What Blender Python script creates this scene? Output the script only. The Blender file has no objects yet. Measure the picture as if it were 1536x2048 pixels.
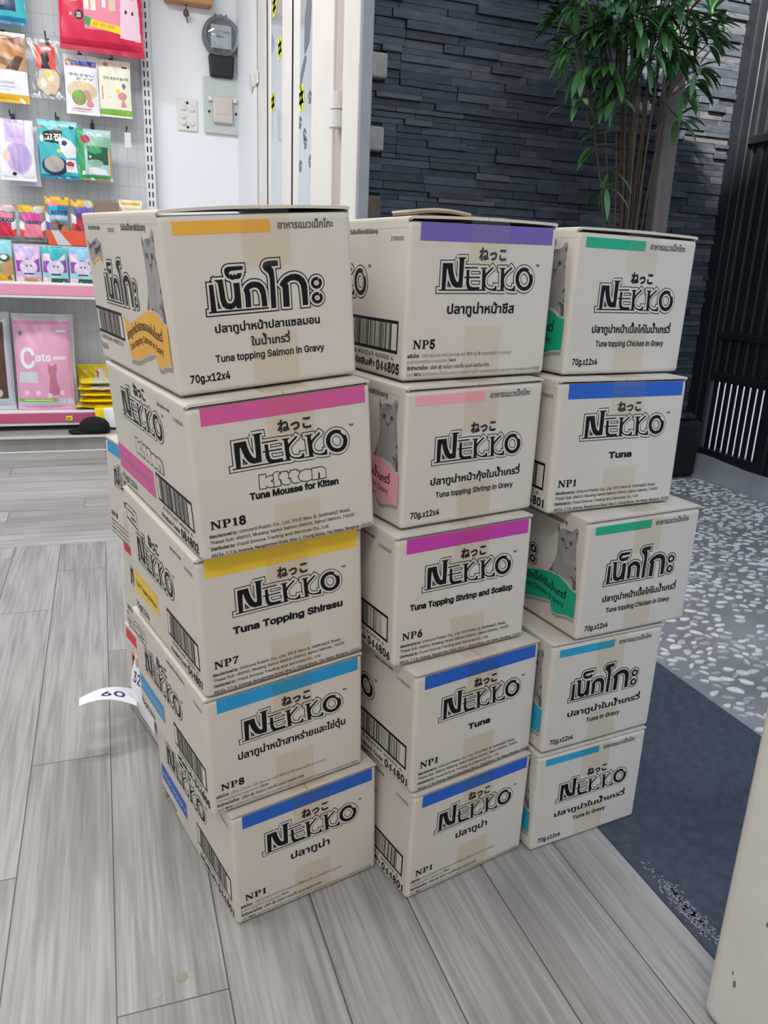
import bpy, bmesh, math, random, os
import numpy as np
from mathutils import Vector, Matrix, geometry
random.seed(7); RNG = np.random.default_rng(7)
S = 0.66                      # metres per layout unit (all layout numbers below are in layout units)
SC = bpy.context.scene
COL = SC.collection
PI = math.pi

# ------------------------------------------------------------------ camera, world, lights, exposure
cam = bpy.data.cameras.new('camera')
camo = bpy.data.objects.new('camera', cam); COL.objects.link(camo)
_r = Vector((0.9430499781, -0.3302285320, 0.0400731251)); _u = Vector((0.0603683096, 0.2883605842, 0.9556169948))
_f = Vector((0.3271275072, 0.8987754392, -0.2918737809))
_m = Matrix.Identity(4)
for i in range(3):
    _m[i][0] = _r[i]; _m[i][1] = _u[i]; _m[i][2] = -_f[i]
_m.translation = Vector((0, 0, 1.149768 * S))
camo.matrix_world = _m
cam.sensor_fit = 'VERTICAL'; cam.sensor_height = 36.0; cam.sensor_width = 27.0
cam.lens = 1553.25 * 36.0 / 2048.0
cam.clip_start = 0.02; cam.clip_end = 200
SC.camera = camo
SC.view_settings.view_transform = 'Standard'; SC.view_settings.look = 'None'
SC.view_settings.exposure = 0.0; SC.view_settings.gamma = 1.0
SC.view_settings.use_curve_mapping = False

world = bpy.data.worlds.new('sky'); SC.world = world; world.use_nodes = True
_bg = world.node_tree.nodes['Background']
_bg.inputs['Color'].default_value = (0.66, 0.80, 1.0, 1); _bg.inputs['Strength'].default_value = 1.5

def area(name, loc, size, power, color=(1, 1, 1), target=None, sy=None):
    l = bpy.data.lights.new(name, 'AREA'); l.shape = 'RECTANGLE'; l.size = size * S; l.size_y = (sy or size) * S
    l.energy = power; l.color = color
    o = bpy.data.objects.new(name, l); COL.objects.link(o); o.location = Vector(loc) * S
    if target is not None:
        d = (Vector(target) - Vector(loc)).normalized(); o.rotation_euler = d.to_track_quat('-Z', 'Y').to_euler()
    return o
WHITE = (1.0, 0.965, 0.93)
area('ceiling_tube_light_near_shelf', (-0.8, 4.0, 3.42), 2.2, 31, (0.94, 0.97, 1.0), sy=0.4)
area('ceiling_tube_light_middle', (-1.0, 1.5, 3.42), 2.2, 14, WHITE, sy=0.4)
area('ceiling_tube_light_front', (-0.9, -0.9, 3.42), 2.2, 25, WHITE, sy=0.5)
spot = bpy.data.lights.new('added_daylight_spot', 'SPOT'); spot.energy = 420; spot.spot_size = math.radians(38); spot.shadow_soft_size = 0.02  # added spot without fixture, stands in for daylight on the upper slate wall
spot.color = (1.0, 0.93, 0.86); spot.spot_blend = 0.5
spoto = bpy.data.objects.new('added_daylight_spot', spot); COL.objects.link(spoto)
spoto.location = Vector((2.2, 2.4, 3.6)) * S
spoto.rotation_euler = (Vector((3.35, 4.1, 2.65)) - Vector((2.2, 2.4, 3.6))).to_track_quat('-Z', 'Y').to_euler()

# ------------------------------------------------------------------ materials
def lin(c):
    o = []
    for v in c[:3]:
        v = v / 255.0
        o.append(v / 12.92 if v <= 0.04045 else ((v + 0.055) / 1.055) ** 2.4)
    return (*o, 1.0)
MATS = {}
def mat(name, c, rough=0.6, metal=0.0, spec=0.4, vary=0.0, vscale=8.0, bump=0.0, bscale=60.0, coat=0.0, stretch=(1, 1, 1)):
    if name in MATS: return MATS[name]
    m = bpy.data.materials.new(name); m.use_nodes = True; nt = m.node_tree; b = nt.nodes['Principled BSDF']
    b.inputs['Roughness'].default_value = rough; b.inputs['Metallic'].default_value = metal
    b.inputs['Specular IOR Level'].default_value = spec; b.inputs['Coat Weight'].default_value = coat
    b.inputs['Base Color'].default_value = lin(c)
    if vary > 0 or bump > 0:
        tc = nt.nodes.new('ShaderNodeTexCoord'); mp = nt.nodes.new('ShaderNodeMapping')
        mp.inputs['Scale'].default_value = stretch
        nt.links.new(tc.outputs['Object'], mp.inputs['Vector'])
    if vary > 0:
        n = nt.nodes.new('ShaderNodeTexNoise'); n.inputs['Scale'].default_value = vscale / S; n.inputs['Detail'].default_value = 5
        nt.links.new(mp.outputs[0], n.inputs['Vector'])
        r = nt.nodes.new('ShaderNodeValToRGB'); l = lin(c)
        r.color_ramp.elements[0].position = 0.3; r.color_ramp.elements[1].position = 0.7
        r.color_ramp.elements[0].color = tuple(max(0, x * (1 - vary)) for x in l[:3]) + (1,)
        r.color_ramp.elements[1].color = tuple(min(1, x * (1 + vary)) for x in l[:3]) + (1,)
        nt.links.new(n.outputs['Fac'], r.inputs['Fac']); nt.links.new(r.outputs['Color'], b.inputs['Base Color'])
    if bump > 0:
        n2 = nt.nodes.new('ShaderNodeTexNoise'); n2.inputs['Scale'].default_value = bscale / S; n2.inputs['Detail'].default_value = 4
        nt.links.new(mp.outputs[0], n2.inputs['Vector'])
        bp = nt.nodes.new('ShaderNodeBump'); bp.inputs['Strength'].default_value = bump; bp.inputs['Distance'].default_value = 0.004
        nt.links.new(n2.outputs['Fac'], bp.inputs['Height']); nt.links.new(bp.outputs['Normal'], b.inputs['Normal'])
    MATS[name] = m
    return m
def film(name, tint, gloss=0.12, rough=0.15):
    """a thin clear film that tints what lies under it, with a shiny surface"""
    m = bpy.data.materials.new(name); m.use_nodes = True; nt = m.node_tree; nt.nodes.clear()
    o = nt.nodes.new('ShaderNodeOutputMaterial'); t = nt.nodes.new('ShaderNodeBsdfTransparent'); t.inputs['Color'].default_value = (*tint, 1)
    g = nt.nodes.new('ShaderNodeBsdfGlossy'); g.inputs['Roughness'].default_value = rough; g.inputs['Color'].default_value = (1, 1, 1, 1)
    mx = nt.nodes.new('ShaderNodeMixShader'); fr = nt.nodes.new('ShaderNodeLayerWeight')
    pw = nt.nodes.new('ShaderNodeMath'); pw.operation = 'POWER'; pw.inputs[1].default_value = 4.0; nt.links.new(fr.outputs['Facing'], pw.inputs[0])
    ml = nt.nodes.new('ShaderNodeMath'); ml.operation = 'MULTIPLY_ADD'; ml.inputs[1].default_value = 0.5; ml.inputs[2].default_value = gloss * 0.35
    nt.links.new(pw.outputs[0], ml.inputs[0]); nt.links.new(ml.outputs[0], mx.inputs[0])
    nt.links.new(t.outputs[0], mx.inputs[1]); nt.links.new(g.outputs[0], mx.inputs[2]); nt.links.new(mx.outputs[0], o.inputs[0])
    MATS[name] = m
    return m

# ------------------------------------------------------------------ mesh collecting
class MB:
    def __init__(self): self.v = []; self.f = []; self.m = []; self.mats = []
    def mi(self, m):
        if m not in self.mats: self.mats.append(m)
        return self.mats.index(m)
    def add(self, verts, faces, m):
        o = len(self.v); self.v.extend([tuple(map(float, p)) for p in verts]); k = self.mi(m)
        for f in faces: self.f.append(tuple(i + o for i in f)); self.m.append(k)
    def box(self, lo, hi, m):
        x0, y0, z0 = lo; x1, y1, z1 = hi
        self.add([(x0, y0, z0), (x1, y0, z0), (x1, y1, z0), (x0, y1, z0), (x0, y0, z1), (x1, y0, z1), (x1, y1, z1), (x0, y1, z1)],
                 [(0, 3, 2, 1), (4, 5, 6, 7), (0, 1, 5, 4), (1, 2, 6, 5), (2, 3, 7, 6), (3, 0, 4, 7)], m)
    def rbox(self, lo, hi, m, r=0.01, seg=3, fn=None):
        bm = bmesh.new(); bmesh.ops.create_cube(bm, size=1)
        d = [hi[i] - lo[i] for i in range(3)]; c = [(hi[i] + lo[i]) / 2 for i in range(3)]
        for v in bm.verts: v.co = Vector([v.co[i] * d[i] + c[i] for i in range(3)])
        bmesh.ops.bevel(bm, geom=bm.edges[:], offset=min(r, min(d) * 0.49), segments=seg, profile=0.5, affect='EDGES')
        bm.verts.index_update()
        vs = [fn(v.co) if fn else tuple(v.co) for v in bm.verts]
        self.add(vs, [[v.index for v in f.verts] for f in bm.faces], m); bm.free()
    def tube(self, pts, r, m, n=8, cap=True):
        pts = [Vector(p) for p in pts]; rs = r if isinstance(r, (list, tuple)) else [r] * len(pts)
        vs = []; fs = []
        for i, p in enumerate(pts):
            t = (pts[min(i + 1, len(pts) - 1)] - pts[max(i - 1, 0)]).normalized()
            a = Vector((0, 0, 1)) if abs(t.z) < 0.9 else Vector((1, 0, 0))
            x = t.cross(a).normalized(); y = t.cross(x).normalized()
            for k in range(n):
                an = 2 * PI * k / n; vs.append(p + (x * math.cos(an) + y * math.sin(an)) * rs[i])
        for i in range(len(pts) - 1):
            for k in range(n):
                k2 = (k + 1) % n; fs.append((i * n + k, i * n + k2, (i + 1) * n + k2, (i + 1) * n + k))
        if cap: fs.append(tuple(range(n - 1, -1, -1))); fs.append(tuple((len(pts) - 1) * n + k for k in range(n)))
        self.add(vs, fs, m)
    def lathe(self, prof, c, axis, m, n=24):
        """prof: (radius, height) pairs turned about `axis` through c"""
        ax = Vector(axis).normalized(); a = Vector((0, 0, 1)) if abs(ax.z) < 0.9 else Vector((1, 0, 0))
        x = ax.cross(a).normalized(); y = ax.cross(x); c = Vector(c); vs = []; fs = []
        for (r, h) in prof:
            for k in range(n):
                an = 2 * PI * k / n; vs.append(c + ax * h + (x * math.cos(an) + y * math.sin(an)) * r)
        for i in range(len(prof) - 1):
            for k in range(n):
                k2 = (k + 1) % n; fs.append((i * n + k, i * n + k2, (i + 1) * n + k2, (i + 1) * n + k))
        fs.append(tuple(range(n - 1, -1, -1))); fs.append(tuple((len(prof) - 1) * n + k for k in range(n)))
        self.add(vs, fs, m)
    def build(self, name, parent=None, smooth=False, kind=None, origin=None):
        """link as ONE mesh object; parts get the parent's origin as theirs"""
        base = Vector(origin) if origin is not None else (Vector(parent.get('_o') or OR[parent.name]) if parent is not None else None)
        if base is None:
            a = np.array(self.v); base = Vector(((a[:, 0].min() + a[:, 0].max()) / 2, (a[:, 1].min() + a[:, 1].max()) / 2, a[:, 2].min()))
        me = bpy.data.meshes.new(name)
        me.from_pydata([((p[0] - base[0]) * S, (p[1] - base[1]) * S, (p[2] - base[2]) * S) for p in self.v], [], self.f)
        for m in self.mats: me.materials.append(m)
        me.polygons.foreach_set('material_index', self.m)
        if smooth: me.polygons.foreach_set('use_smooth', [True] * len(self.f))
        me.update()
        o = bpy.data.objects.new(name, me); COL.objects.link(o)
        if parent is not None: o.parent = parent
        else: o.location = base * S
        OR[o.name] = base
        if kind: o['kind'] = kind
        return o
OR = {}
class Root(dict): pass
def tag(o, label, cat, group=None):
    o['label'] = label; o['category'] = cat
    if group: o['group'] = group
    return o
def empty(name, at, label=None, cat=None, group=None, kind=None):
    o = bpy.data.objects.new(name, None); COL.objects.link(o); o.location = Vector(at) * S; o.empty_display_size = 0.05
    o['_o'] = [float(x) for x in at]
    if label: tag(o, label, cat, group)
    if kind: o['kind'] = kind
    return o

# ------------------------------------------------------------------ lettering
def _font():
    try:
        return bpy.data.fonts.load(os.path.join(bpy.utils.resource_path('LOCAL'), 'datafiles', 'fonts', 'Inter.woff2'))
    except Exception:
        return None
FONT = _font()
_tc = bpy.data.curves.new('lettering', 'FONT'); _to = bpy.data.objects.new('lettering', _tc)
_tc.fill_mode = 'NONE'; _tc.size = 1.0
if FONT: _tc.font = FONT
COL.objects.link(_to)
BUILTIN = _tc.font if not FONT else bpy.data.curves.new('builtin', 'FONT').font
def raw_loops(s, res):
    _tc.body = s; _tc.resolution_u = res
    if FONT: _tc.font = FONT if all(ord(ch) < 0x2000 and not 0xE00 <= ord(ch) < 0xE80 for ch in s) else BUILTIN
    bpy.context.view_layer.update()
    me = _to.to_mesh(); co = [(v.co.x, v.co.y) for v in me.vertices]; nx = {}
    for e in me.edges:
        a, b = e.vertices; nx.setdefault(a, []).append(b); nx.setdefault(b, []).append(a)
    seen = set(); loops = []
    for i in range(len(co)):
        if i in seen or i not in nx: continue
        lp = [i]; seen.add(i); cur = i; prev = None
        while True:
            q = [j for j in nx[cur] if j != prev and j not in seen]
            if not q: break
            prev, cur = cur, min(q) if cur == i else q[0]; seen.add(cur); lp.append(cur)
        if len(lp) >= 3: loops.append([co[j] for j in lp])
    _to.to_mesh_clear()
    return loops
TONES = '\u0e48\u0e49\u0e4a\u0e4b'; UPPER = '\u0e34\u0e35\u0e36\u0e37\u0e31\u0e47\u0e4d'
def text_loops(s, res=3):
    base = ''; marks = []
    for i, ch in enumerate(s):
        if ch in TONES:
            nxt = s[i + 1] if i + 1 < len(s) else ''
            if (i and s[i - 1] in UPPER) or nxt == '\u0e33':
                marks.append((base, ch)); continue
        base += ch
    loops = raw_loops(base, res)
    for pre, ch in marks:
        a = raw_loops(pre, res) if pre else []; b = raw_loops(pre + ch, res)
        for lp in b[len(a):]: loops.append([(x, y + 0.20) for x, y in lp])
    return loops
def area2(lp):
    return 0.5 * sum(lp[i][0] * lp[(i + 1) % len(lp)][1] - lp[(i + 1) % len(lp)][0] * lp[i][1] for i in range(len(lp)))
def grow(lp, d):
    n = len(lp); out = []
    for i in range(n):
        p0 = np.array(lp[i - 1]); p = np.array(lp[i]); p1 = np.array(lp[(i + 1) % n])
        a = p - p0; b = p1 - p; la = np.hypot(*a); lb = np.hypot(*b)
        if la < 1e-7 or lb < 1e-7: out.append(tuple(p)); continue
        na = np.array([-a[1], a[0]]) / la; nb = np.array([-b[1], b[0]]) / lb
        m = na + nb; k = m @ m
        m = m * (2.0 / max(k, 1.0))
        out.append(tuple(p + m * d))
    return out
def fill(loops):
    """triangulate loops, non-zero winding; overlapping groups are handled one by one"""
    V = []; F = []; bbs = [(min(p[0] for p in l), max(p[0] for p in l), min(p[1] for p in l), max(p[1] for p in l)) for l in loops]
    n = len(loops); grp = list(range(n))
    def find(i):
        while grp[i] != i: i = grp[i]
        return i
    for i in range(n):
        for j in range(i):
            A, B = bbs[i], bbs[j]
            if A[0] <= B[1] and B[0] <= A[1] and A[2] <= B[3] and B[2] <= A[3]: grp[find(i)] = find(j)
    cl = {}
    for i in range(n): cl.setdefault(find(i), []).append(loops[i])
    for ls in cl.values():
        pts = []; ed = []
        for l in ls:
            o = len(pts); pts += [Vector(p) for p in l]; ed += [(o + k, o + (k + 1) % len(l)) for k in range(len(l))]
        r = geometry.delaunay_2d_cdt(pts, ed, [], 0, 1e-6)
        vs = np.array([tuple(p) for p in r[0]]); fs = r[2]
        if not len(fs): continue
        c = np.array([vs[list(f)].mean(0) for f in fs]); w = np.zeros(len(c))
        for l in ls:
            L = np.array(l); M = np.roll(L, -1, 0)
            for (x0, y0), (x1, y1) in zip(L, M):
                if y0 == y1: continue
                t = (c[:, 1] - y0) / (y1 - y0); inx = x0 + t * (x1 - x0) > c[:, 0]
                up = (y0 <= c[:, 1]) & (c[:, 1] < y1) & inx; dn = (y1 <= c[:, 1]) & (c[:, 1] < y0) & inx
                w += up; w -= dn
        o = len(V); V += [tuple(p) for p in vs]
        F += [tuple(i + o for i in f) for f, k in zip(fs, w) if k != 0]
    return V, F
_TX = {}
def text_mesh(s, bold=0.0, res=3):
    k = (s, bold, res)
    if k not in _TX:
        lp = text_loops(s, res)
        big = max(lp, key=lambda l: abs(area2(l))); sg = 1.0 if area2(big) < 0 else -1.0
        if bold: lp = [grow(l, bold * sg * (SC_L if ord(s[0]) < 0x2000 and not 0xE00 <= ord(s[0]) < 0xE80 else 1.0)) for l in lp]
        V, F = fill(lp)
        # height reference: tallest ordinary letter body
        ref = [l for l in lp]
        xs = [p[0] for l in lp for p in l]
        _TX[k] = (np.array(V), F, min(xs), max(xs), lp)
    return _TX[k]
def _hh(ch):
    ys = [p[1] for l in raw_loops(ch, 3) for p in l]
    return max(ys)
REFH = {'latin': _hh('H'), 'thai': _hh('น'), 'kana': _hh('ね')}
SC_L = REFH['latin'] / 0.727
def ccw(l): return l if area2(l) > 0 else l[::-1]
def outline(pts, w, closed=False, joint=8):
    """pieces (all counter-clockwise) whose union is a line of half width w along pts"""
    n = len(pts); out = []
    def d(i, j): return (pts[j % n][0] - pts[i % n][0], pts[j % n][1] - pts[i % n][1])
    def sharp(i):
        if not closed and (i == 0 or i == n - 1): return False
        a, b = d(i - 1, i), d(i, i + 1); la, lb = math.hypot(*a), math.hypot(*b)
        return la > .4 * w and lb > .4 * w and (a[0] * b[0] + a[1] * b[1]) / (la * lb) < 0.64
    for i in range(n if closed else n - 1):
        (x0, y0), (x1, y1) = pts[i], pts[(i + 1) % n]; L = math.hypot(x1 - x0, y1 - y0)
        if L < 1e-7: continue
        tx, ty = (x1 - x0) / L * w, (y1 - y0) / L * w
        if sharp(i): x0 -= tx; y0 -= ty
        if sharp((i + 1) % n): x1 += tx; y1 += ty
        out.append(ccw([(x0 - ty, y0 + tx), (x1 - ty, y1 + tx), (x1 + ty, y1 - tx), (x0 + ty, y0 - tx)]))
    if joint:
        for i, (x, y) in enumerate(pts):
            if not sharp(i): out.append([(x + w * math.cos(2 * PI * k / joint + .1), y + w * math.sin(2 * PI * k / joint + .1)) for k in range(joint)])
    return out
_HM = {}
def halo_mesh(ls, w, joint):
    key = (round(w, 4), joint, tuple(tuple((round(x, 3), round(y, 3)) for x, y in l) for l in ls))
    if key not in _HM:
        big = max(ls, key=lambda l: abs(area2(l))); base = ls if area2(big) > 0 else [l[::-1] for l in ls]
        pcs = list(base)
        for l in ls: pcs += outline(l, w, True, joint)
        _HM[key] = fill(pcs)
    return _HM[key]
class Print:
    """flat print on a surface: fn(u, v, lift) -> 3D point; u, v in millimetres of the face"""
    def __init__(self, mb, fn): self.mb = mb; self.fn = fn
    def tri(self, V, F, m, lift): self.mb.add([self.fn(x, y, lift) for x, y in V], F, m)
    def poly(self, pts, m, lift=1):
        V, F = fill([list(pts)]); self.tri(V, F, m, lift)
    def rect(self, x0, y0, x1, y1, m, lift=1): self.tri([(x0, y0), (x1, y0), (x1, y1), (x0, y1)], [(0, 1, 2, 3)], m, lift)
    def loops(self, ls, m, lift=1):
        V, F = fill(ls); self.tri(V, F, m, lift)
    def ell(self, cx, cy, rx, ry, m, lift=1, n=20):
        self.tri([(cx + rx * math.cos(2 * PI * i / n), cy + ry * math.sin(2 * PI * i / n)) for i in range(n)], [tuple(range(n))], m, lift)
    def stroke(self, pts, w, m, lift=1, closed=False, joint=8):
        V, F = fill(outline(pts, w, closed, joint)); self.tri(V, F, m, lift)
    def halo(self, ls, w, m, lift=1, joint=8):
        V, F = halo_mesh(ls, w, joint); self.tri(V, F, m, lift)
    def text(self, s, x0, y, x1, h, m, lift=2, bold=0.02, script='latin', res=3, shear=0.0, rise=0.0, bend=None):
        V, F, a, b, lp = text_mesh(s, bold, res)
        if not len(V): return
        kx = (x1 - x0) / max(b - a, 1e-6); ky = h / REFH[script]
        P = []
        for (px, py) in V:
            X = x0 + (px - a) * kx; Y = y + py * ky; X += shear * (Y - y); Y += rise * (X - x0)
            if bend: Y += bend(X)
            P.append((X, Y))
        self.tri(P, F, m, lift)
    def text_loops(self, s, x0, y, x1, h, bold=0.02, script='latin', res=3):
        V, F, a, b, lp = text_mesh(s, bold, res); kx = (x1 - x0) / (b - a); ky = h / REFH[script]
        return [[(x0 + (px - a) * kx, y + py * ky) for px, py in l] for l in lp]
TH={
'e_base':[(58.6,114.2),(151.7,114.3),(151.5,112.0),(58.5,111.9)],
'e_stem':[(62.4,150.0),(69.0,150.1),(69.4,133.4),(70.0,113.1),(62.0,113.1),(62.3,131.5)],
'no':[(70.7,156.1),(83.9,156.2),(84.4,146.5),(85.6,129.9),(87.1,125.4),(89.6,123.6),(93.0,123.1),(96.9,125.3),(99.4,131.3),(99.6,140.8),(99.1,150.4),(108.8,150.4),(109.0,133.1),(108.9,115.6),(101.3,115.8),(100.7,119.2),(97.0,116.5),(91.4,115.1),(84.8,116.5),(79.8,120.1),(77.4,128.1),(76.8,139.9),(76.1,151.7)],
'tk':[(87.1,166.3),(88.1,169.7),(90.3,171.7),(93.8,172.7),(115.9,172.7),(115.8,167.7),(97.8,166.9),(94.6,165.6),(94.3,163.0),(95.1,161.2),(97.4,163.4),(99.1,160.4),(102.8,163.3),(104.4,160.1),(106.8,163.1),(114.0,163.4),(112.7,159.0),(110.1,156.2),(105.9,155.3),(102.6,156.0),(99.5,154.5),(95.9,155.8),(90.8,157.9),(88.3,161.6)],
'ko1':[(113.8,139.9),(116.3,144.0),(120.8,148.1),(127.3,150.6),(134.2,150.6),(140.3,149.1),(145.7,144.5),(148.7,137.7),(149.3,126.7),(149.7,115.6),(141.2,115.6),(141.0,124.8),(140.4,133.4),(137.9,139.6),(134.0,142.2),(129.9,142.7),(125.6,141.3),(123.0,139.9),(124.4,135.6),(124.2,127.2),(124.0,116.0),(115.5,116.2),(115.7,127.8),(115.5,136.0)],
'o':[(146.5,170.2),(148.0,173.7),(150.6,176.2),(157.0,177.5),(171.7,177.6),(171.8,170.2),(160.4,169.5),(163.6,165.8),(164.5,156.1),(164.5,136.7),(163.9,112.1),(155.8,112.1),(156.2,132.3),(156.8,152.9),(155.3,160.2),(151.4,163.4),(147.8,166.6)],
'ko2':[(171.6,144.2),(175.6,149.4),(181.8,154.2),(190.7,157.3),(199.4,157.8),(206.5,155.6),(212.8,150.9),(216.6,143.9),(217.6,137.0),(217.5,125.8),(217.5,112.6),(208.2,112.4),(208.0,122.7),(207.6,132.7),(206.6,141.4),(203.2,146.6),(197.9,148.7),(191.4,148.7),(184.6,145.8),(186.5,142.0),(186.4,127.9),(186.1,112.3),(175.9,112.5),(176.1,126.1),(176.1,139.4)],
'a1o':[(243.3,142.3),(242.8,140.1),(241.7,138.1),(240.1,136.5),(238.0,135.3),(235.6,134.6),(233.1,134.4),(230.6,134.9),(228.4,135.9),(226.5,137.3),(225.1,139.2),(224.3,141.3),(224.2,143.5),(224.7,145.6),(225.8,147.6),(227.4,149.2),(229.5,150.5),(231.8,151.2),(234.3,151.3),(236.8,150.9),(239.0,149.9),(240.9,148.5),(242.3,146.6),(243.1,144.5)],
'a1i':[(238.2,142.6),(238.0,141.7),(237.5,140.8),(236.7,140.1),(235.7,139.5),(234.6,139.2),(233.4,139.2),(232.3,139.4),(231.2,139.8),(230.3,140.4),(229.7,141.3),(229.3,142.2),(229.2,143.2),(229.5,144.1),(230.0,145.0),(230.7,145.7),(231.7,146.2),(232.8,146.6),(234.0,146.6),(235.1,146.4),(236.2,146.0),(237.1,145.3),(237.7,144.5),(238.1,143.6)],
'a2o':[(243.3,120.9),(242.8,118.7),(241.7,116.8),(240.1,115.2),(238.0,114.0),(235.6,113.3),(233.1,113.2),(230.6,113.7),(228.3,114.7),(226.4,116.1),(225.0,118.0),(224.2,120.0),(224.1,122.2),(224.6,124.3),(225.7,126.2),(227.3,127.8),(229.4,129.0),(231.8,129.7),(234.3,129.8),(236.7,129.4),(239.0,128.4),(240.9,126.9),(242.3,125.1),(243.1,123.1)],
'a2i':[(238.2,121.2),(237.9,120.3),(237.4,119.4),(236.7,118.6),(235.7,118.1),(234.6,117.8),(233.4,117.8),(232.2,118.0),(231.2,118.4),(230.3,119.1),(229.6,119.9),(229.2,120.9),(229.2,121.8),(229.4,122.8),(229.9,123.7),(230.7,124.4),(231.6,125.0),(232.8,125.3),(233.9,125.3),(235.1,125.1),(236.1,124.7),(237.0,124.0),(237.7,123.2),(238.1,122.2)],
}
NK={
'N':[(55.7,179.3),(74.7,179.6),(76.0,171.3),(78.3,163.5),(81.0,157.3),(84.4,152.1),(87.7,151.2),(88.7,154.0),(88.3,171.4),(88.0,186.1),(85.0,186.5),(84.9,188.3),(100.6,188.6),(100.8,186.4),(97.0,186.1),(97.0,171.6),(96.9,155.8),(96.8,143.1),(84.5,142.7),(79.5,144.4),(75.3,147.7),(71.3,154.5),(67.8,163.4),(65.9,170.6),(64.4,171.1),(64.0,162.2),(63.8,148.8),(63.5,140.0),(144.3,140.2),(144.5,138.1),(50.4,138.0),(50.2,140.0),(56.3,140.0),(55.8,159.9)],
'E1':[(99.0,174.1),(124.8,174.4),(125.0,172.2),(99.2,171.8)],
'E2':[(103.1,169.6),(108.7,169.7),(109.2,160.4),(109.6,152.5),(111.1,146.8),(114.2,144.5),(118.8,143.6),(130.9,144.0),(131.4,138.8),(112.5,138.8),(107.7,140.8),(104.6,145.6),(103.5,151.3),(103.6,159.2)],
'E3':[(99.3,159.4),(130.8,159.7),(131.0,157.5),(99.5,157.3)],
'K1':[(131.7,173.7),(143.9,173.9),(143.8,171.7),(141.0,171.7),(141.5,164.2),(146.7,168.6),(155.2,175.2),(158.1,173.3),(150.7,167.5),(145.8,163.1),(142.7,158.4),(142.7,152.7),(143.4,148.7),(145.7,144.6),(151.1,141.9),(158.2,140.9),(163.0,142.9),(163.6,145.9),(166.7,145.9),(167.1,138.0),(159.3,138.0),(152.9,139.1),(146.5,141.4),(143.1,144.6),(142.5,140.0),(144.6,140.0),(144.8,138.1),(129.2,138.1),(129.0,140.0),(136.7,140.0),(135.5,158.4),(134.9,171.6),(131.9,171.6)],
'K2':[(170.1,173.9),(182.7,174.1),(182.6,171.9),(179.8,171.9),(180.3,164.2),(185.7,168.7),(194.4,175.5),(197.3,173.5),(189.7,167.6),(184.7,163.1),(181.6,158.4),(181.7,152.6),(182.5,148.5),(184.8,144.4),(190.4,141.6),(197.7,140.7),(202.6,142.7),(203.2,145.7),(206.4,145.7),(206.9,137.7),(198.8,137.7),(192.3,138.8),(185.7,141.1),(182.1,144.4),(181.6,139.7),(183.8,139.7),(184.0,137.8),(167.9,137.8),(167.7,139.7),(175.6,139.7),(174.2,158.4),(173.5,171.8),(170.4,171.8)],
'Oo':[(243.5,157.0),(243.6,154.0),(243.3,151.2),(242.5,148.5),(241.2,146.0),(239.6,143.7),(237.5,141.8),(235.2,140.3),(232.6,139.2),(229.8,138.5),(226.8,138.3),(223.8,138.5),(220.8,139.2),(218.0,140.3),(215.3,141.8),(212.8,143.7),(210.6,145.9),(208.8,148.3),(207.3,151.0),(206.3,153.8),(205.7,156.6),(205.6,159.5),(205.9,162.3),(206.7,165.0),(208.0,167.4),(209.6,169.6),(211.6,171.5),(213.9,173.1),(216.5,174.2),(219.2,174.9),(222.1,175.2),(225.1,175.0),(228.1,174.4),(230.9,173.3),(233.7,171.8),(236.2,170.0),(238.4,167.8),(240.3,165.3),(241.8,162.7),(242.8,159.9)],
'Oi':[(235.9,156.9),(236.0,155.0),(235.8,153.1),(235.4,151.3),(234.6,149.6),(233.7,148.1),(232.5,146.8),(231.1,145.8),(229.5,145.1),(227.8,144.6),(226.0,144.5),(224.2,144.6),(222.4,145.0),(220.7,145.8),(219.0,146.8),(217.5,148.0),(216.2,149.5),(215.0,151.1),(214.1,152.9),(213.5,154.8),(213.1,156.7),(213.0,158.6),(213.2,160.5),(213.7,162.3),(214.4,163.9),(215.4,165.4),(216.6,166.6),(217.9,167.7),(219.5,168.4),(221.2,168.9),(222.9,169.1),(224.7,168.9),(226.5,168.5),(228.2,167.8),(229.9,166.8),(231.4,165.6),(232.8,164.1),(233.9,162.5),(234.8,160.7),(235.5,158.8)],
'Os':[(231.5,170.5),(234.3,172.0),(240.4,165.2),(237.8,164.0)],
'Nt':[(67.6,153.8),(67.6,143.7),(75.2,143.7)],
'Nw':[(69.0,148.8),(68.9,144.8),(72.4,144.8)],
}
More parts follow.
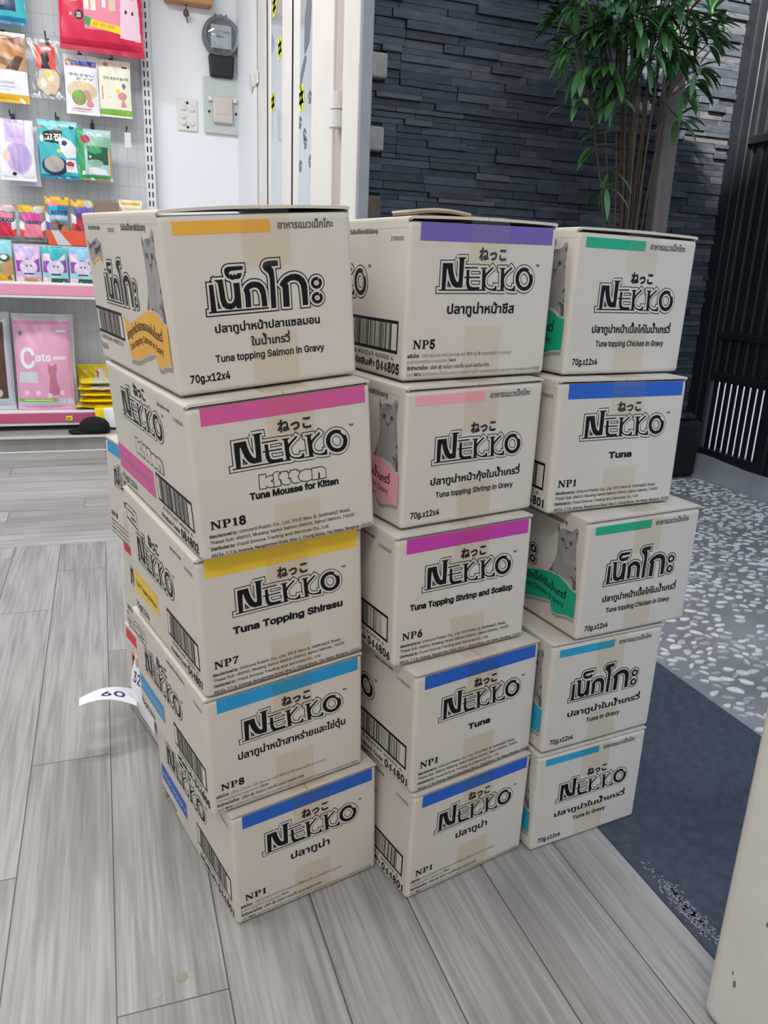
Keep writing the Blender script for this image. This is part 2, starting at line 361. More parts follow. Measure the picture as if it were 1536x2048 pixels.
CORNERS={
 'L1':[(0.097,1.145,0.968),(0.387,1.215,0.993),(0.288,1.627,1.006),(-0.003,1.557,0.981),(0.075,1.141,1.222),(0.366,1.211,1.25),(0.266,1.623,1.263),(-0.025,1.553,1.234)],
 'L2':[(0.12,1.116,0.724),(0.418,1.186,0.738),(0.317,1.615,0.758),(0.019,1.545,0.744),(0.1,1.11,0.966),(0.397,1.18,0.992),(0.296,1.609,1.005),(-0.001,1.539,0.98)],
 'L3':[(0.122,1.142,0.477),(0.412,1.209,0.493),(0.32,1.605,0.489),(0.03,1.537,0.474),(0.109,1.135,0.725),(0.399,1.202,0.738),(0.307,1.598,0.756),(0.017,1.53,0.743)],
 'L4':[(0.128,1.148,0.243),(0.421,1.216,0.25),(0.323,1.636,0.247),(0.03,1.568,0.24),(0.118,1.144,0.477),(0.412,1.213,0.493),(0.314,1.633,0.489),(0.021,1.564,0.473)],
 'L5':[(0.166,1.145,0.0),(0.457,1.213,0.0),(0.355,1.651,0.0),(0.064,1.583,0.0),(0.157,1.143,0.243),(0.448,1.212,0.251),(0.345,1.649,0.248),(0.054,1.581,0.241)],
 'M1':[(0.458,1.2,0.981),(0.754,1.251,0.988),(0.68,1.676,0.993),(0.384,1.625,0.986),(0.46,1.201,1.242),(0.756,1.252,1.249),(0.682,1.677,1.252),(0.386,1.626,1.245)],
 'M2':[(0.454,1.164,0.736),(0.74,1.223,0.74),(0.654,1.642,0.744),(0.367,1.583,0.739),(0.454,1.163,0.98),(0.74,1.222,0.987),(0.654,1.641,0.992),(0.368,1.583,0.985)],
 'M3':[(0.444,1.142,0.488),(0.736,1.201,0.486),(0.651,1.624,0.49),(0.359,1.565,0.491),(0.44,1.142,0.735),(0.733,1.201,0.74),(0.647,1.624,0.743),(0.355,1.565,0.739)],
 'M4':[(0.481,1.114,0.238),(0.77,1.185,0.237),(0.668,1.604,0.24),(0.379,1.533,0.241),(0.478,1.115,0.487),(0.767,1.186,0.486),(0.664,1.604,0.49),(0.376,1.534,0.491)],
 'M5':[(0.483,1.113,0.0),(0.768,1.179,0.0),(0.668,1.599,0.0),(0.385,1.533,0.0),(0.488,1.113,0.238),(0.771,1.179,0.237),(0.672,1.599,0.239),(0.391,1.533,0.241)],
 'R1':[(0.78,1.229,0.987),(1.07,1.272,0.988),(1.007,1.695,0.992),(0.718,1.653,0.991),(0.784,1.23,1.245),(1.073,1.272,1.244),(1.011,1.696,1.247),(0.721,1.653,1.247)],
 'R2':[(0.757,1.195,0.734),(1.059,1.223,0.736),(1.019,1.652,0.74),(0.717,1.624,0.738),(0.756,1.196,0.987),(1.057,1.224,0.988),(1.018,1.653,0.992),(0.716,1.625,0.99)],
 'R3':[(0.825,1.155,0.486),(1.114,1.195,0.483),(1.056,1.619,0.486),(0.766,1.579,0.49),(0.823,1.154,0.734),(1.113,1.194,0.736),(1.054,1.618,0.74),(0.764,1.578,0.738)],
 'R4':[(0.779,1.158,0.239),(1.066,1.195,0.237),(1.012,1.619,0.24),(0.724,1.582,0.241),(0.778,1.156,0.487),(1.065,1.193,0.483),(1.011,1.618,0.487),(0.724,1.581,0.49)],
 'R5':[(0.78,1.161,0.0),(1.067,1.197,0.0),(1.015,1.622,0.0),(0.727,1.586,0.0),(0.776,1.158,0.239),(1.064,1.194,0.237),(1.011,1.618,0.24),(0.724,1.583,0.241)],
}

# ------------------------------------------------------------------ cartons
CARD = mat('white_lined_board', (203, 195, 184), rough=0.55, spec=0.25, vary=0.035, vscale=5.0)
KRAFT = mat('kraft_board', (150, 122, 92), rough=0.85, spec=0.1, vary=0.15, vscale=30)
INK = mat('black_ink', (16, 16, 22), rough=0.55, spec=0.2)
INKG = mat('grey_ink', (92, 88, 87), rough=0.6, spec=0.2)
WASH = mat('pale_grey_ink', (150, 147, 142), rough=0.6, spec=0.2)
FUR1 = mat('cat_grey_ink', (150, 148, 145), rough=0.6, spec=0.2, vary=0.18, vscale=40)
FUR2 = mat('cat_dark_ink', (98, 96, 95), rough=0.6, spec=0.2)
TAPE = film('parcel_tape', (0.975, 0.94, 0.885), gloss=0.08, rough=0.18)
def ink(n, c): return mat('ink_' + n, c, rough=0.5, spec=0.3, vary=0.03, vscale=12)
LIFT = 0.00028
CW, CD, CH = 300.0, 430.0, 250.0

NK_OUT = [ccw(NK[n]) for n in ('N', 'E1', 'E2', 'E3', 'K1', 'K2', 'Oo')] + [ccw(NK['Oi'])[::-1]]
TH_OUT = [ccw(TH[n]) for n in ('e_base', 'e_stem', 'no', 'tk', 'ko1', 'o', 'ko2', 'a1o', 'a2o')] + [ccw(TH[n])[::-1] for n in ('a1i', 'a2i')]
class Sub:
    """the same print, moved and scaled"""
    def __init__(self, P, cx, cy, x0, y0, kx, ky): self.P = P; self.T = lambda x, y: ((x - cx) * kx + x0, (y - cy) * ky + y0)
    def tri(self, V, F, m, lift): self.P.tri([self.T(x, y) for x, y in V], F, m, lift)
def nk_logo(P, x0, y0, k=1.0, kx=None, tm=True, hira=True):
    """the shop-carton latin logo; (46,133) of the traced shapes lands at x0, y0"""
    kx = kx or k; Q = Sub(P, 46, 133, x0, y0, kx, k)
    Q.tri(*halo_mesh(NK_OUT, 4.9, 8), INK, 1); Q.tri(*halo_mesh(NK_OUT, 3.5, 8), CARD, 2)
    Q.tri(*halo_mesh(NK_OUT, 0.02, 0), INK, 3); Q.tri(*fill([NK['Os']]), CARD, 4)
    Q.tri(*fill([ccw(NK['Nt']), ccw(NK['Nw'])[::-1]]), INK, 3)
    if hira:
        P.text('ねっこ', x0 + 80 * kx, y0 + 53 * k, x0 + 136 * kx, 17 * k, INK, 3, bold=0.045, script='kana')
    if tm: P.text('TM', x0 + 201 * kx, y0 + 44 * k, x0 + 209 * kx, 3.6 * k, INK, 2, bold=0.03)
def th_logo(P, x0, y0, k=1.0, kx=None):
    kx = kx or k; Q = Sub(P, 55, 108, x0, y0, kx, k)
    Q.tri(*halo_mesh(TH_OUT, 4.7, 8), INK, 1); Q.tri(*halo_mesh(TH_OUT, 3.0, 8), CARD, 2)
    for n in ('e_base', 'e_stem', 'no', 'tk', 'ko1', 'o', 'ko2'): Q.tri(*fill([TH[n]]), INK, 3 if n != 'e_base' else 3.3)
    for n in ('a1', 'a2'):
        Q.tri(*fill([ccw(TH[n + 'o']), ccw(TH[n + 'i'])[::-1]]), INK, 3)
        c = np.mean(TH[n + 'o'], axis=0); Q.tri([(c[0] + 4 + 1.2 * math.cos(i), c[1] + 6 + 1.2 * math.sin(i)) for i in range(6)], [tuple(range(6))], CARD, 4)
def kitten(P, x0, y0, x1, h):
    """plump outlined letters, each overlapping the one before"""
    wd = {}; tot = 0
    for ch in 'kitten': V, F, a, b, lp = text_mesh(ch, 0.03, 3); wd[ch] = b - a; tot += (b - a) + .05
    cur = 0
    for i, ch in enumerate('kitten'):
        V, F, a, b, lp = text_mesh(ch, 0.03, 3); kx = 100.0 / tot
        ls = [[((px - a + cur) * kx, py * 17 / 0.62 * (0.727 / REFH['latin']) * .62) for px, py in l] for l in lp]
        Q = Sub(P, 0, 0, x0, y0, (x1 - x0) / 100.0, h / 17.0)
        Q.tri(*halo_mesh(ls, 3.3, 8), INK, 1 + i * .5); Q.tri(*halo_mesh(ls, 2.1, 8), CARD, 1.25 + i * .5); cur += (b - a) + .05
SER = {  # bold slab capitals, unit height
 'N': (1.08, [[(0, 0), (.36, 0), (.36, .09), (.25, .09), (.25, .70), (.74, 0), (.90, 0), (.90, .91), (1.02, .91), (1.02, 1), (.68, 1), (.68, .91), (.79, .91), (.79, .32), (.31, 1), (0, 1), (0, .91), (.12, .91), (.12, .09), (0, .09)]]),
 'P': (.88, [[(0, 0), (.48, 0), (.48, .09), (.34, .09), (.34, .42), (.55, .42), (.70, .47), (.79, .58), (.81, .71), (.78, .85), (.70, .94), (.55, 1), (0, 1), (0, .91), (.11, .91), (.11, .09), (0, .09)],
              [(.34, .52), (.34, .90), (.48, .90), (.56, .83), (.58, .71), (.55, .58), (.46, .52)]]),
 '1': (.62, [[(.06, 0), (.56, 0), (.56, .08), (.42, .10), (.42, 1), (.32, 1), (.22, .90), (.06, .86), (.06, .78), (.20, .78), (.20, .10), (.06, .08)]]),
 '7': (.72, [[(.04, 1), (.68, 1), (.68, .88), (.46, .48), (.38, .2), (.36, 0), (.14, 0), (.2, .28), (.34, .58), (.5, .82), (.2, .82), (.12, .74), (.04, .74)]]),
 '4': (.74, [[(.24, 0), (.66, 0), (.66, .08), (.56, .10), (.56, .24), (.70, .24), (.70, .34), (.56, .34), (.56, 1), (.44, 1), (.02, .36), (.02, .24), (.36, .24), (.36, .10), (.24, .08)],
              [(.36, .34), (.14, .34), (.36, .72)]]),
}
def serif(P, s, x0, y, x1, h, m, lift=2):
    tot = 0; lay = []
    for ch in s:
        if ch in SER: w, ls = SER[ch]
        else:
            V, F, a, b, lp = text_mesh(ch, 0.05, 3)
            k = 1 / REFH['latin']; w = 0.72; ls = [[((px - a) / (b - a) * 0.66 + 0.02, py * k) for px, py in l] for l in lp]
        lay.append((tot, ls, ch)); tot += w + 0.03
    k = (x1 - x0) / tot
    for o, ls, ch in lay:
        q = [[((px + o) * k + x0, py * h + y) for px, py in l] for l in ls]
        if ch in SER and len(q) > 1:
            if area2(q[0]) * area2(q[1]) > 0: q[1] = q[1][::-1]
        P.loops(q, m, lift)
ENG = [("Manufactured by : ", "Unicord Public Co., Ltd. 39/3 Moo 8, Setthakij1 Road,", 38, 15, 62, 253), ("", "Thasai Sub-district, Mueang Samut Sakhon District, Samut Sakhon, 74000", 28.2, 15, 15, 260),
       ("Distributed by : ", "Food Innova Trading and Services Co., Ltd.", 17.5, 15, 57, 213), ("", "88/36, T.T.N. Avenue, Nanglinchee Road, Moo 1, Chong Nonsi, Yan Nawa, Bangkok, 10120", 6.5, 15, 15, 292)]
THA = [("ผลิตโดย : ", "บริษัท ยูนิคอร์ด จำกัด (มหาชน) เลขที่ 39/3 หมู่ที่ 8 ถนนเศรษฐกิจ 1 ต.ท่าทราย", 38, 9, 36, 220), ("", "อ.เมืองสมุทรสาคร จ.สมุทรสาคร 74000", 29, 9, 9, 105),
       ("จัดจำหน่ายโดย : ", "บริษัท ฟู้ด อินโนวา เทรดดิ้ง แอนด์ เซอร์วิส จำกัด", 19, 9, 54, 175), ("", "เลขที่ 88/36 ซอยโครงการ ที.ที.เอ็น.อเวนิว ถ.นางลิ้นจี่ หมู่ที่ 1 แขวงช่องนนทรี เขตยานนาวา กรุงเทพมหานคร 10120", 9, 9, 9, 288)]
def small_print(P, thai):
    for b, t, y, x0, xm, x1 in (THA if thai else ENG):
        sc = 'thai' if thai else 'latin'; h = 4.4 if thai else 5.2
        if b: P.text(b.strip(), x0, y, xm - 2, h, INK, 2, bold=0.03, script=sc, res=1)
        P.text(t, xm, y, x1, h, INK, 2, bold=0.012, script=sc, res=1)
def barcode(P, x0, y0, x1, y1, seed):
    r = random.Random(seed)
    P.rect(x0, y0, x1, y1, INK, 1); P.rect(x0 + 3.5, y0 + 5, x1 - 3.5, y1 - 5, CARD, 2)
    x = x0 + 17
    while x < x1 - 20:
        w = r.choice((1.2, 1.2, 2.4, 3.4)); P.rect(x, y0 + 5, x + w, y1 - 5, INK, 3); x += w + r.choice((1.2, 1.6, 2.6, 3.4))
def cat_print(P):
    body = [(345, 218), (352, 207), (360, 211), (380, 212), (388, 214), (397, 224), (404, 222), (404, 205), (402, 190), (403, 178), (406, 165), (409, 145), (411, 127), (414, 103), (410, 99), (404, 100), (398, 106), (385, 112), (365, 114), (340, 112), (331, 112), (337, 122), (345, 138), (350, 160), (349, 175), (347, 190), (345, 205)]
    P.poly(body, FUR1, 1)
    for q in ([(368, 212), (370, 200), (372, 212)], [(374, 212), (376, 198), (378, 212)], [(381, 211), (382, 201), (384, 211)], [(331, 112), (340, 128), (343, 140), (341, 120), (338, 112)],
              [(404, 182), (398, 188), (403, 178)], [(408, 150), (402, 142), (409, 140)], [(411, 128), (404, 132), (410, 122)], [(414, 103), (407, 100), (403, 114), (398, 122), (392, 118), (396, 126), (404, 124), (412, 120)],
              [(347, 214), (352, 205), (348, 200)], [(403, 218), (397, 212), (402, 206)], [(352, 114), (356, 119), (362, 114)]):
        P.poly(q, FUR2, 2)
    for cx in (363, 387):
        P.ell(cx, 189, 5.2, 3.9, INK, 2); P.ell(cx, 189, 3.8, 2.7, WASH, 3); P.ell(cx, 189.2, 1.8, 2.4, INK, 4, 10)
    P.poly([(370, 178), (382, 179), (376, 173)], FUR2, 3); P.stroke([(376, 174), (376, 168)], 0.7, FUR2, 3, joint=0)
    P.stroke([(366, 185), (372, 177)], 0.7, FUR2, 3, joint=0); P.stroke([(386, 186), (381, 177)], 0.7, FUR2, 3, joint=0)
RIB = [(188, 94), (202, 85), (222, 84), (250, 90), (277, 97), (310, 107), (338, 112), (364, 113), (385, 107), (400, 99), (417, 97)]
RIBB = [(416, 43), (400, 42), (384, 39), (370, 34), (356, 34), (348, 42), (345, 53), (320, 48), (293, 42), (265, 34), (240, 29), (205, 27)]
def ribbon(P, m, th, en):
    sh = [(x, y - 9) for x, y in RIBB[:6]] + [(342, 46)] + [(x, y - 9) for x, y in RIBB[7:]]
    P.poly(RIB[:1] + RIB[1:] + [(418, 40)] + sh + [(200, 60)], WASH, 1)
    P.stroke(RIB, 2.2, CARD, 2, joint=8); P.stroke(RIBB, 2.2, CARD, 2, joint=8)
    P.poly(RIB + RIBB, m, 3)
    def bend(X):
        t = min(max((X - 195) / 190.0, 0), 1); return 17 * math.sin(PI * min(t * 1.15, 1) - 0.6) - 2
    P.text(th, 200, 66, 390, 10, INK, 4, bold=0.02, script='thai', bend=bend, res=2)
    P.text(en, 208, 47, 386, 10, INK, 4, bold=0.01, bend=bend, res=2)

def carton(name, label, cn, front, side, lift_top=0.0, torn=False, group=None):
    C = dict(zip(('BL', 'BR', 'FRB', 'FLB', 'TL', 'TR', 'FRT', 'FLT'), [Vector(c) for c in cn]))
    org = (C['BL'] + C['BR'] + C['FRB'] + C['FLB']) / 4
    def tri(co):
        s, t, r = co[0] / CW, co[1] / CD, co[2] / CH
        b = (C['BL'] * (1 - s) + C['BR'] * s) * (1 - t) + (C['FLB'] * (1 - s) + C['FRB'] * s) * t
        q = (C['TL'] * (1 - s) + C['TR'] * s) * (1 - t) + (C['FLT'] * (1 - s) + C['FRT'] * s) * t
        return b * (1 - r) + q * r
    root = empty(name, org, label, 'box', group)
    fn = lambda co: tri(co)
    body = MB(); body.rbox((0.6, 0.6, 1.5), (CW - 0.6, CD - 0.6, CH - 9.5), CARD, 7.5, 4, fn)
    nf = (C['BR'] - C['BL']).cross(C['TL'] - C['BL']).normalized(); ns = (C['BL'] - C['FLB']).cross(C['TL'] - C['BL']).normalized()
    PF = Print(body, lambda u, v, l: tri((u, 0.6, v)) + nf * (LIFT * l)); PS = Print(body, lambda u, v, l: tri((0.6, CD - u, v)) + ns * (LIFT * l))
    front(PF); side(PS); body.build('carton_body', root)
    # two long top flaps meeting over the middle; the loose ones stand up a little
    rr = random.Random(name + label)
    for sd in (0, 1):
        fb = MB(); mid = CW / 2 - 0.8; up = lift_top * rr.uniform(0.7, 1.0); vs = []; fs = []; ny = 6
        xt = [0.25, 0.3, 0.9, 3.2, 8.0] + [8 + (mid - 8) * i / 7 for i in range(1, 8)]; zt_ = [-19.0, -8.0, -4.6, -2.7, -2.0] + [-2.0] * 7
        xb_ = [0.75, 3.4, 4.0, 5.5, 9.0] + xt[5:]; zb_ = [-19.0, -9.5, -8.2, -6.9, -6.2] + [-6.2] * 7
        nx = len(xt) - 1
        for z in (0, 1):
            for j in range(ny + 1):
                for i in range(nx + 1):
                    x = (xt if z else xb_)[i]; zz = (zt_ if z else zb_)[i]; y = 0.5 + (CD - 1) * j / ny; e = max(0, x - 6) / mid
                    if i == 0 or i == 1: y = 7 + (CD - 14) * j / ny
                    vs.append(tri((x if sd == 0 else CW - x, y, CH + zz + up * math.sin(PI / 2 * min(e * 1.3, 1)) * (1 - 0.7 * j / ny))))
        n1 = (nx + 1) * (ny + 1)
        for j in range(ny):
            for i in range(nx):
                a = j * (nx + 1) + i; q = (a, a + 1, a + nx + 2, a + nx + 1)
                if sd: q = q[::-1]
                fs.append(tuple(k + n1 for k in q)); fs.append(q[::-1])
        bd = [i for i in range(nx + 1)] + [(j + 1) * (nx + 1) - 1 for j in range(1, ny + 1)] + [ny * (nx + 1) + i for i in range(nx - 1, -1, -1)] + [j * (nx + 1) for j in range(ny - 1, 0, -1)]
        for i in range(len(bd)):
            a, b = bd[i], bd[(i + 1) % len(bd)]; fs.append((a, b, b + n1, a + n1))
        fb.add(vs, fs, CARD); fb.build('top_flap', root)
    if torn:
        tb = MB(); pts = []
        for k in range(2):
            rr2 = random.Random(k); vs = []; fs = []; n = 12
            for i in range(n + 1):
                x = 3 + 118 * i / n; zz = 1 + 5 * math.sin(PI * i / n) + 3.6 * k
                for dy in (0, 55 + rr2.uniform(-4, 4)):
                    for dz in (0, 3.2): vs.append(tri((x + rr2.uniform(-1, 1), 3 + dy + k * 8, CH - 2 + zz + dz)))
            for i in range(n):
                a = i * 4; b = a + 4
                fs += [(a, b, b + 1, a + 1), (a + 2, a + 3, b + 3, b + 2), (a + 1, b + 1, b + 3, a + 3), (a, a + 2, b + 2, b)]
            fs += [(0, 1, 3, 2), (n * 4, n * 4 + 2, n * 4 + 3, n * 4 + 1)]
            tb.add(vs, fs, KRAFT if k == 0 else CARD)
        tb.build('torn_flap', root)
    tp = MB(); xa, xb = 157 - 38 + rr.uniform(-3, 3), 157 + 38 + rr.uniform(-3, 3)
    PT = Print(tp, lambda u, v, l: tri((u, 0.6, v)) + nf * (LIFT * l))
    e1 = rr.uniform(160, 176); e0 = rr.uniform(70, 86)
    tooth = [(xa + (xb - xa) * i / 10, (e1 + (3 if i % 2 else 0))) for i in range(11)]
    V, F = fill([[(xb, CH - 16), (xa, CH - 16)] + tooth]); PT.tri(V, F, TAPE, 5.5)
    tooth = [(xb - (xb - xa) * i / 10, (e0 + (3 if i % 2 else 0))) for i in range(11)]
    V, F = fill([[(xa, 9), (xb, 9)] + tooth]); PT.tri(V, F, TAPE, 5.5)
    zt = CH - 1.2 + lift_top
    pr = [(0.6 - 1.6, CH - 16), (-0.4, CH - 9), (0.9, CH - 3.5 + lift_top * 0.8), (4, zt), (30, zt - lift_top * .05), (CD / 2, zt - lift_top * 0.35), (CD - 4, CH - 1.2 + lift_top * .3)]
    vs = []; fs = []
    for i, (y, z) in enumerate(pr): vs += [tri((xa, y, z)), tri((xb, y, z))]
    for i in range(len(pr) - 1): fs.append((2 * i, 2 * i + 1, 2 * i + 3, 2 * i + 2))
    tp.add(vs, fs, TAPE); tp.build('packing_tape', root)
    return root

def frontA(band, text, code, thai=True, flav=None, kit=False, tm=True, soft=False):
    def f(P):
        P.rect(21 if not soft else 15, 213, 289, 240 if not soft else 247, band, 1)
        nk_logo(P, 56, 135, tm=tm)
        if kit: kitten(P, 103, 106, 212, 21)
        (y, x0, x1, h) = flav
        P.text(text, x0, y, x1, h, INK, 2, bold=0.03 if thai else 0.055, script='thai' if thai else 'latin')
        serif(P, code, 18, 51.5, 18 + 13.2 * len(code) + 4, 13.5, INK)
        small_print(P, thai)
    return f
def frontB(band, logo, th, en, th2=None):
    def f(P):
        P.rect(19, 216, 164, 233, band, 1)
        P.text('อาหารแมวเน็กโกะ', 176, 220, 268, 7.6, INKG, 2, bold=0.03, script='thai')
        if logo == 'th': th_logo(P, 55, 108)
        else: nk_logo(P, 58, 109, tm=False)
        if th2:
            P.text(th, 65, 85, 236, 8.4, INK, 2, bold=0.03, script='thai'); P.text(th2, 119, 62.5, 183, 8.4, INK, 2, bold=0.03, script='thai'); ye = 44
            P.text(en, 61, ye, 241, 9.5, INK, 2, bold=0.03)
        else:
            w = min(101, 6.0 * len(th)); P.text(th, 159 - w, 75, 159 + w, 9.5, INK, 2, bold=0.03, script='thai')
            w = min(88, 3.6 * len(en)); P.text(en, 159 - w, 51, 159 + w, 9.5, INK, 2, bold=0.03)
        P.text('70g.x12x4', 20, 19, 81, 10.5, INK, 2, bold=0.035)
    return f
def sideA(band, text, code, thai=False, kit=False, label=False, seed=1):
    def f(P):
        if kit:
            nk_logo(P, 80, 155, 1.16); kitten(P, 142, 106, 288, 27)
            P.rect(8, 37, 223, 88, band, 1); P.text(text, 26, 58, 196, 10, WASH, 2, bold=0.01)
        else:
            nk_logo(P, 62, 120, 1.17)
            P.rect(16, 50, 178, 92, band, 1); P.text(text, 26, 64, 168, 9, INK if not thai else CARD, 2, bold=0.01, script='thai' if thai else 'latin')
        if label:
            P.stroke([(10, 192), (10, 216), (14, 219), (84, 219), (87, 216), (87, 196)], 0.9, INK, 1); P.stroke([(10, 192), (84, 188), (92, 178)], 1.6, INK, 1)
            P.rect(20, 208, 70, 211, INKG, 1); P.rect(44, 197, 76, 202, INKG, 1)
        P.text('70gX12X4', 10, 14, 104, 13, INK, 2, bold=0.015)
        barcode(P, 237, 42, 410, 93, seed)
        P.text('8 853169 400' + code[-2:] + ' 4', 258, 31, 398, 6.5, INKG, 2, res=1)
        P.text('Product Code' if not thai else 'รหัสสินค้า', 246, 14, 334, 8, INK, 2, bold=0.03, script='thai' if thai else 'latin')
        serif(P, code, 340, 11, 420, 15, INK)
        if thai: P.text('วันเดือนปีที่อาหารสัตว์ล่วงอายุ :', 225, 224, 331, 5, INK, 2, script='thai', res=2)
        else: P.text('Best before date', 298, 222, 358, 5.4, INK, 2, res=2)
        P.text('17/05/23', 372, 213, 413, 5.6, INKG, 2, res=2)
    return f
def sideB(band, th, en, seed=1):
    def f(P):
        P.text('Best before date', 40, 222, 119, 6.4, INK, 2, res=2); P.text('17/05/23', 165, 219, 206, 5.4, INKG, 2, res=2)
        P.text('วันเดือนปีที่อาหารสัตว์ล่วงอายุ', 245, 222, 371, 6.4, INK, 2, script='thai', res=2)
        P.poly([(14, 206), (40, 198), (60, 205), (85, 210), (112, 200), (106, 172), (85, 181), (60, 176), (36, 168), (24, 176)], WASH, 1)
        P.poly([(24, 176), (36, 168), (60, 176), (85, 181), (106, 172), (105, 168), (85, 176), (60, 171), (36, 163), (24, 171)], band, 2)
        P.text('Rich Taste', 28, 190, 74, 7, INK, 2, bold=0.01, rise=0.2, res=2); P.text('Gravy', 62, 181, 104, 10, INK, 2, bold=0.03, rise=0.25, res=2)
        cat_print(P); th_logo(P, 94, 106, 1.03)
        ribbon(P, band, th, en)
        barcode(P, 8, 50, 177, 95, seed); P.text('8 853169 40012 5', 20, 40, 160, 6.5, INKG, 2, res=1)
        P.text('70g.x12x4', 8, 22, 56, 9.5, INK, 2, bold=0.01)
    return f
def plain_side(P): pass
PA = dict(thai=False)
T1 = (85, 83, 234, 9.5)
def fl(x0, x1, y=105, h=11): return (y, x0, x1, h)
AMB, PNK, YEL, CYA, BLU = ink('amber', (224, 166, 62)), ink('pink', (203, 88, 148)), ink('yellow', (226, 188, 52)), ink('cyan', (40, 146, 200)), ink('blue', (38, 92, 186))
VIO, SAL, MAG, GRN, TEA, RED = ink('violet', (112, 92, 168)), ink('rose', (232, 160, 168)), ink('magenta', (188, 62, 160)), ink('green', (28, 164, 126)), ink('teal', (45, 155, 190)), ink('red', (206, 48, 52))
G3 = ['cartons of the left stack', 'cartons of the middle stack', 'cartons of the right stack', 'cartons behind the left stack']
c = CORNERS
carton('carton', 'white carton with short amber band, topmost of the left stack', c['L1'], frontB(AMB, 'th', 'ปลาทูน่าหน้าปลาแซลมอน', 'Tuna topping Salmon in Gravy', 'ในน้ำเกรวี่'), sideB(AMB, 'ปลาทูน่าหน้าปลาแซลมอนในน้ำเกรวี่', 'Tuna topping Salmon in Gravy', 11), 3.6, group=G3[0])
carton('carton', 'white carton with wide pink band and outlined kitten lettering, left stack', c['L2'], frontA(PNK, 'Tuna Mousse for Kitten', 'NP18', False, (88, 83, 234, 10), True), sideA(PNK, 'Tuna Mousse for Kitten', '084802', kit=True, seed=12), group=G3[0])
carton('carton', 'white carton with yellow band, third from top of the left stack', c['L3'], frontA(YEL, 'Tuna Topping Shirasu', 'NP7', False, fl(54, 258, 106, 11.5), soft=True), sideA(YEL, 'Tuna Topping Shirasu', '044807', label=True, seed=13), group=G3[0])
carton('carton', 'white carton with sky blue band, fourth from top of the left stack', c['L4'], frontA(CYA, 'ปลาทูน่าหน้าสาหร่ายและไข่ตุ๋น', 'NP8', True, fl(52, 262)), sideA(CYA, 'ปลาทูน่าหน้าสาหร่ายและไข่ตุ๋น', '044808', True, label=True, seed=14), group=G3[0])
carton('carton', 'white carton with royal blue band, bottom of the left stack on the wood floor', c['L5'], frontA(BLU, 'ปลาทูน่า', 'NP1', True, fl(112, 194)), sideA(BLU, 'ปลาทูน่า', '044801', True, label=True, seed=15), group=G3[0])
carton('carton', 'white carton with violet band and torn top flap, middle stack', c['M1'], frontA(VIO, 'ปลาทูน่าหน้าชีส', 'NP5', True, fl(80, 219)), sideA(VIO, 'ปลาทูน่าหน้าชีส', '044805', True, seed=16), 2.5, True, group=G3[1])
carton('carton', 'white carton with short pale rose band, second from top of the middle stack', c['M2'], frontB(SAL, 'nk', 'ปลาทูน่าหน้ากุ้งในน้ำเกรวี่', 'Tuna topping Shrimp in Gravy'), sideB(SAL, 'ปลาทูน่าหน้ากุ้งในน้ำเกรวี่', 'Tuna topping Shrimp in Gravy', 17), group=G3[1])
carton('carton', 'white carton with magenta band, third from top of the middle stack', c['M3'], frontA(MAG, 'Tuna Topping Shrimp and Scallop', 'NP6', False, fl(32, 262, 106, 10.5)), sideA(MAG, 'Tuna Topping Shrimp and Scallop', '044806', seed=18), group=G3[1])
carton('carton', 'white carton with blue band lettered Tuna, second from bottom of the middle stack', c['M4'], frontA(BLU, 'Tuna', 'NP1', False, fl(128, 183, 100, 11)), sideA(BLU, 'Tuna', '044801', seed=19), group=G3[1])
carton('carton', 'white carton with blue band and short Thai lettering, bottom of the middle stack', c['M5'], frontA(BLU, 'ปลาทูน่า', 'NP1', True, fl(112, 194)), sideA(BLU, 'ปลาทูน่า', '044801', True, seed=20), group=G3[1])
carton('carton', 'white carton with short green band, topmost of the right stack', c['R1'], frontB(GRN, 'nk', 'ปลาทูน่าหน้าเนื้อไก่ในน้ำเกรวี่', 'Tuna topping Chicken in Gravy'), sideB(GRN, 'ปลาทูน่าหน้าเนื้อไก่ในน้ำเกรวี่', 'Tuna topping Chicken in Gravy', 21), 1.5, group=G3[2])
carton('carton', 'white carton with wide blue band lettered Tuna, right stack below the green band', c['R2'], frontA(BLU, 'Tuna', 'NP1', False, fl(128, 183, 100, 11)), sideA(BLU, 'Tuna', '044801', seed=22), group=G3[2])
carton('carton', 'white carton with green band and thick Thai logo, jutting right from the right stack', c['R3'], frontB(GRN, 'th', 'ปลาทูน่าหน้าเนื้อไก่ในน้ำเกรวี่', 'Tuna topping Chicken in Gravy'), sideB(GRN, 'ปลาทูน่าหน้าเนื้อไก่ในน้ำเกรวี่', 'Tuna topping Chicken in Gravy', 23), group=G3[2])
carton('carton', 'white carton with short teal band and thick Thai logo, right stack', c['R4'], frontB(TEA, 'th', 'ปลาทูน่าในน้ำเกรวี่', 'Tuna in Gravy'), sideB(TEA, 'ปลาทูน่าในน้ำเกรวี่', 'Tuna in Gravy', 24), group=G3[2])
carton('carton', 'white carton with short teal band, bottom of the right stack beside the mat', c['R5'], frontB(TEA, 'nk', 'ปลาทูน่าในน้ำเกรวี่', 'Tuna in Gravy'), sideB(TEA, 'ปลาทูน่าในน้ำเกรวี่', 'Tuna in Gravy', 25), group=G3[2])
def back_box(x, y, z0, z1, ang=15.2):
    a = math.radians(ang); ex = Vector((math.sin(a), -math.cos(a), 0)); ey = Vector((math.cos(a), math.sin(a), 0)); o = Vector((x, y, 0))
    b = [o, o + ex * .295, o + ex * .295 + ey * .42, o + ey * .42]
    return [(p.x, p.y, z0) for p in b] + [(p.x, p.y, z1) for p in b]
carton('carton', 'carton with light blue band seen behind the pink one of the left stack', back_box(-0.012, 1.985, .5, .75), frontA(CYA, 'Tuna', 'NP19', False, fl(128, 183, 100, 11)), plain_side, group=G3[3])
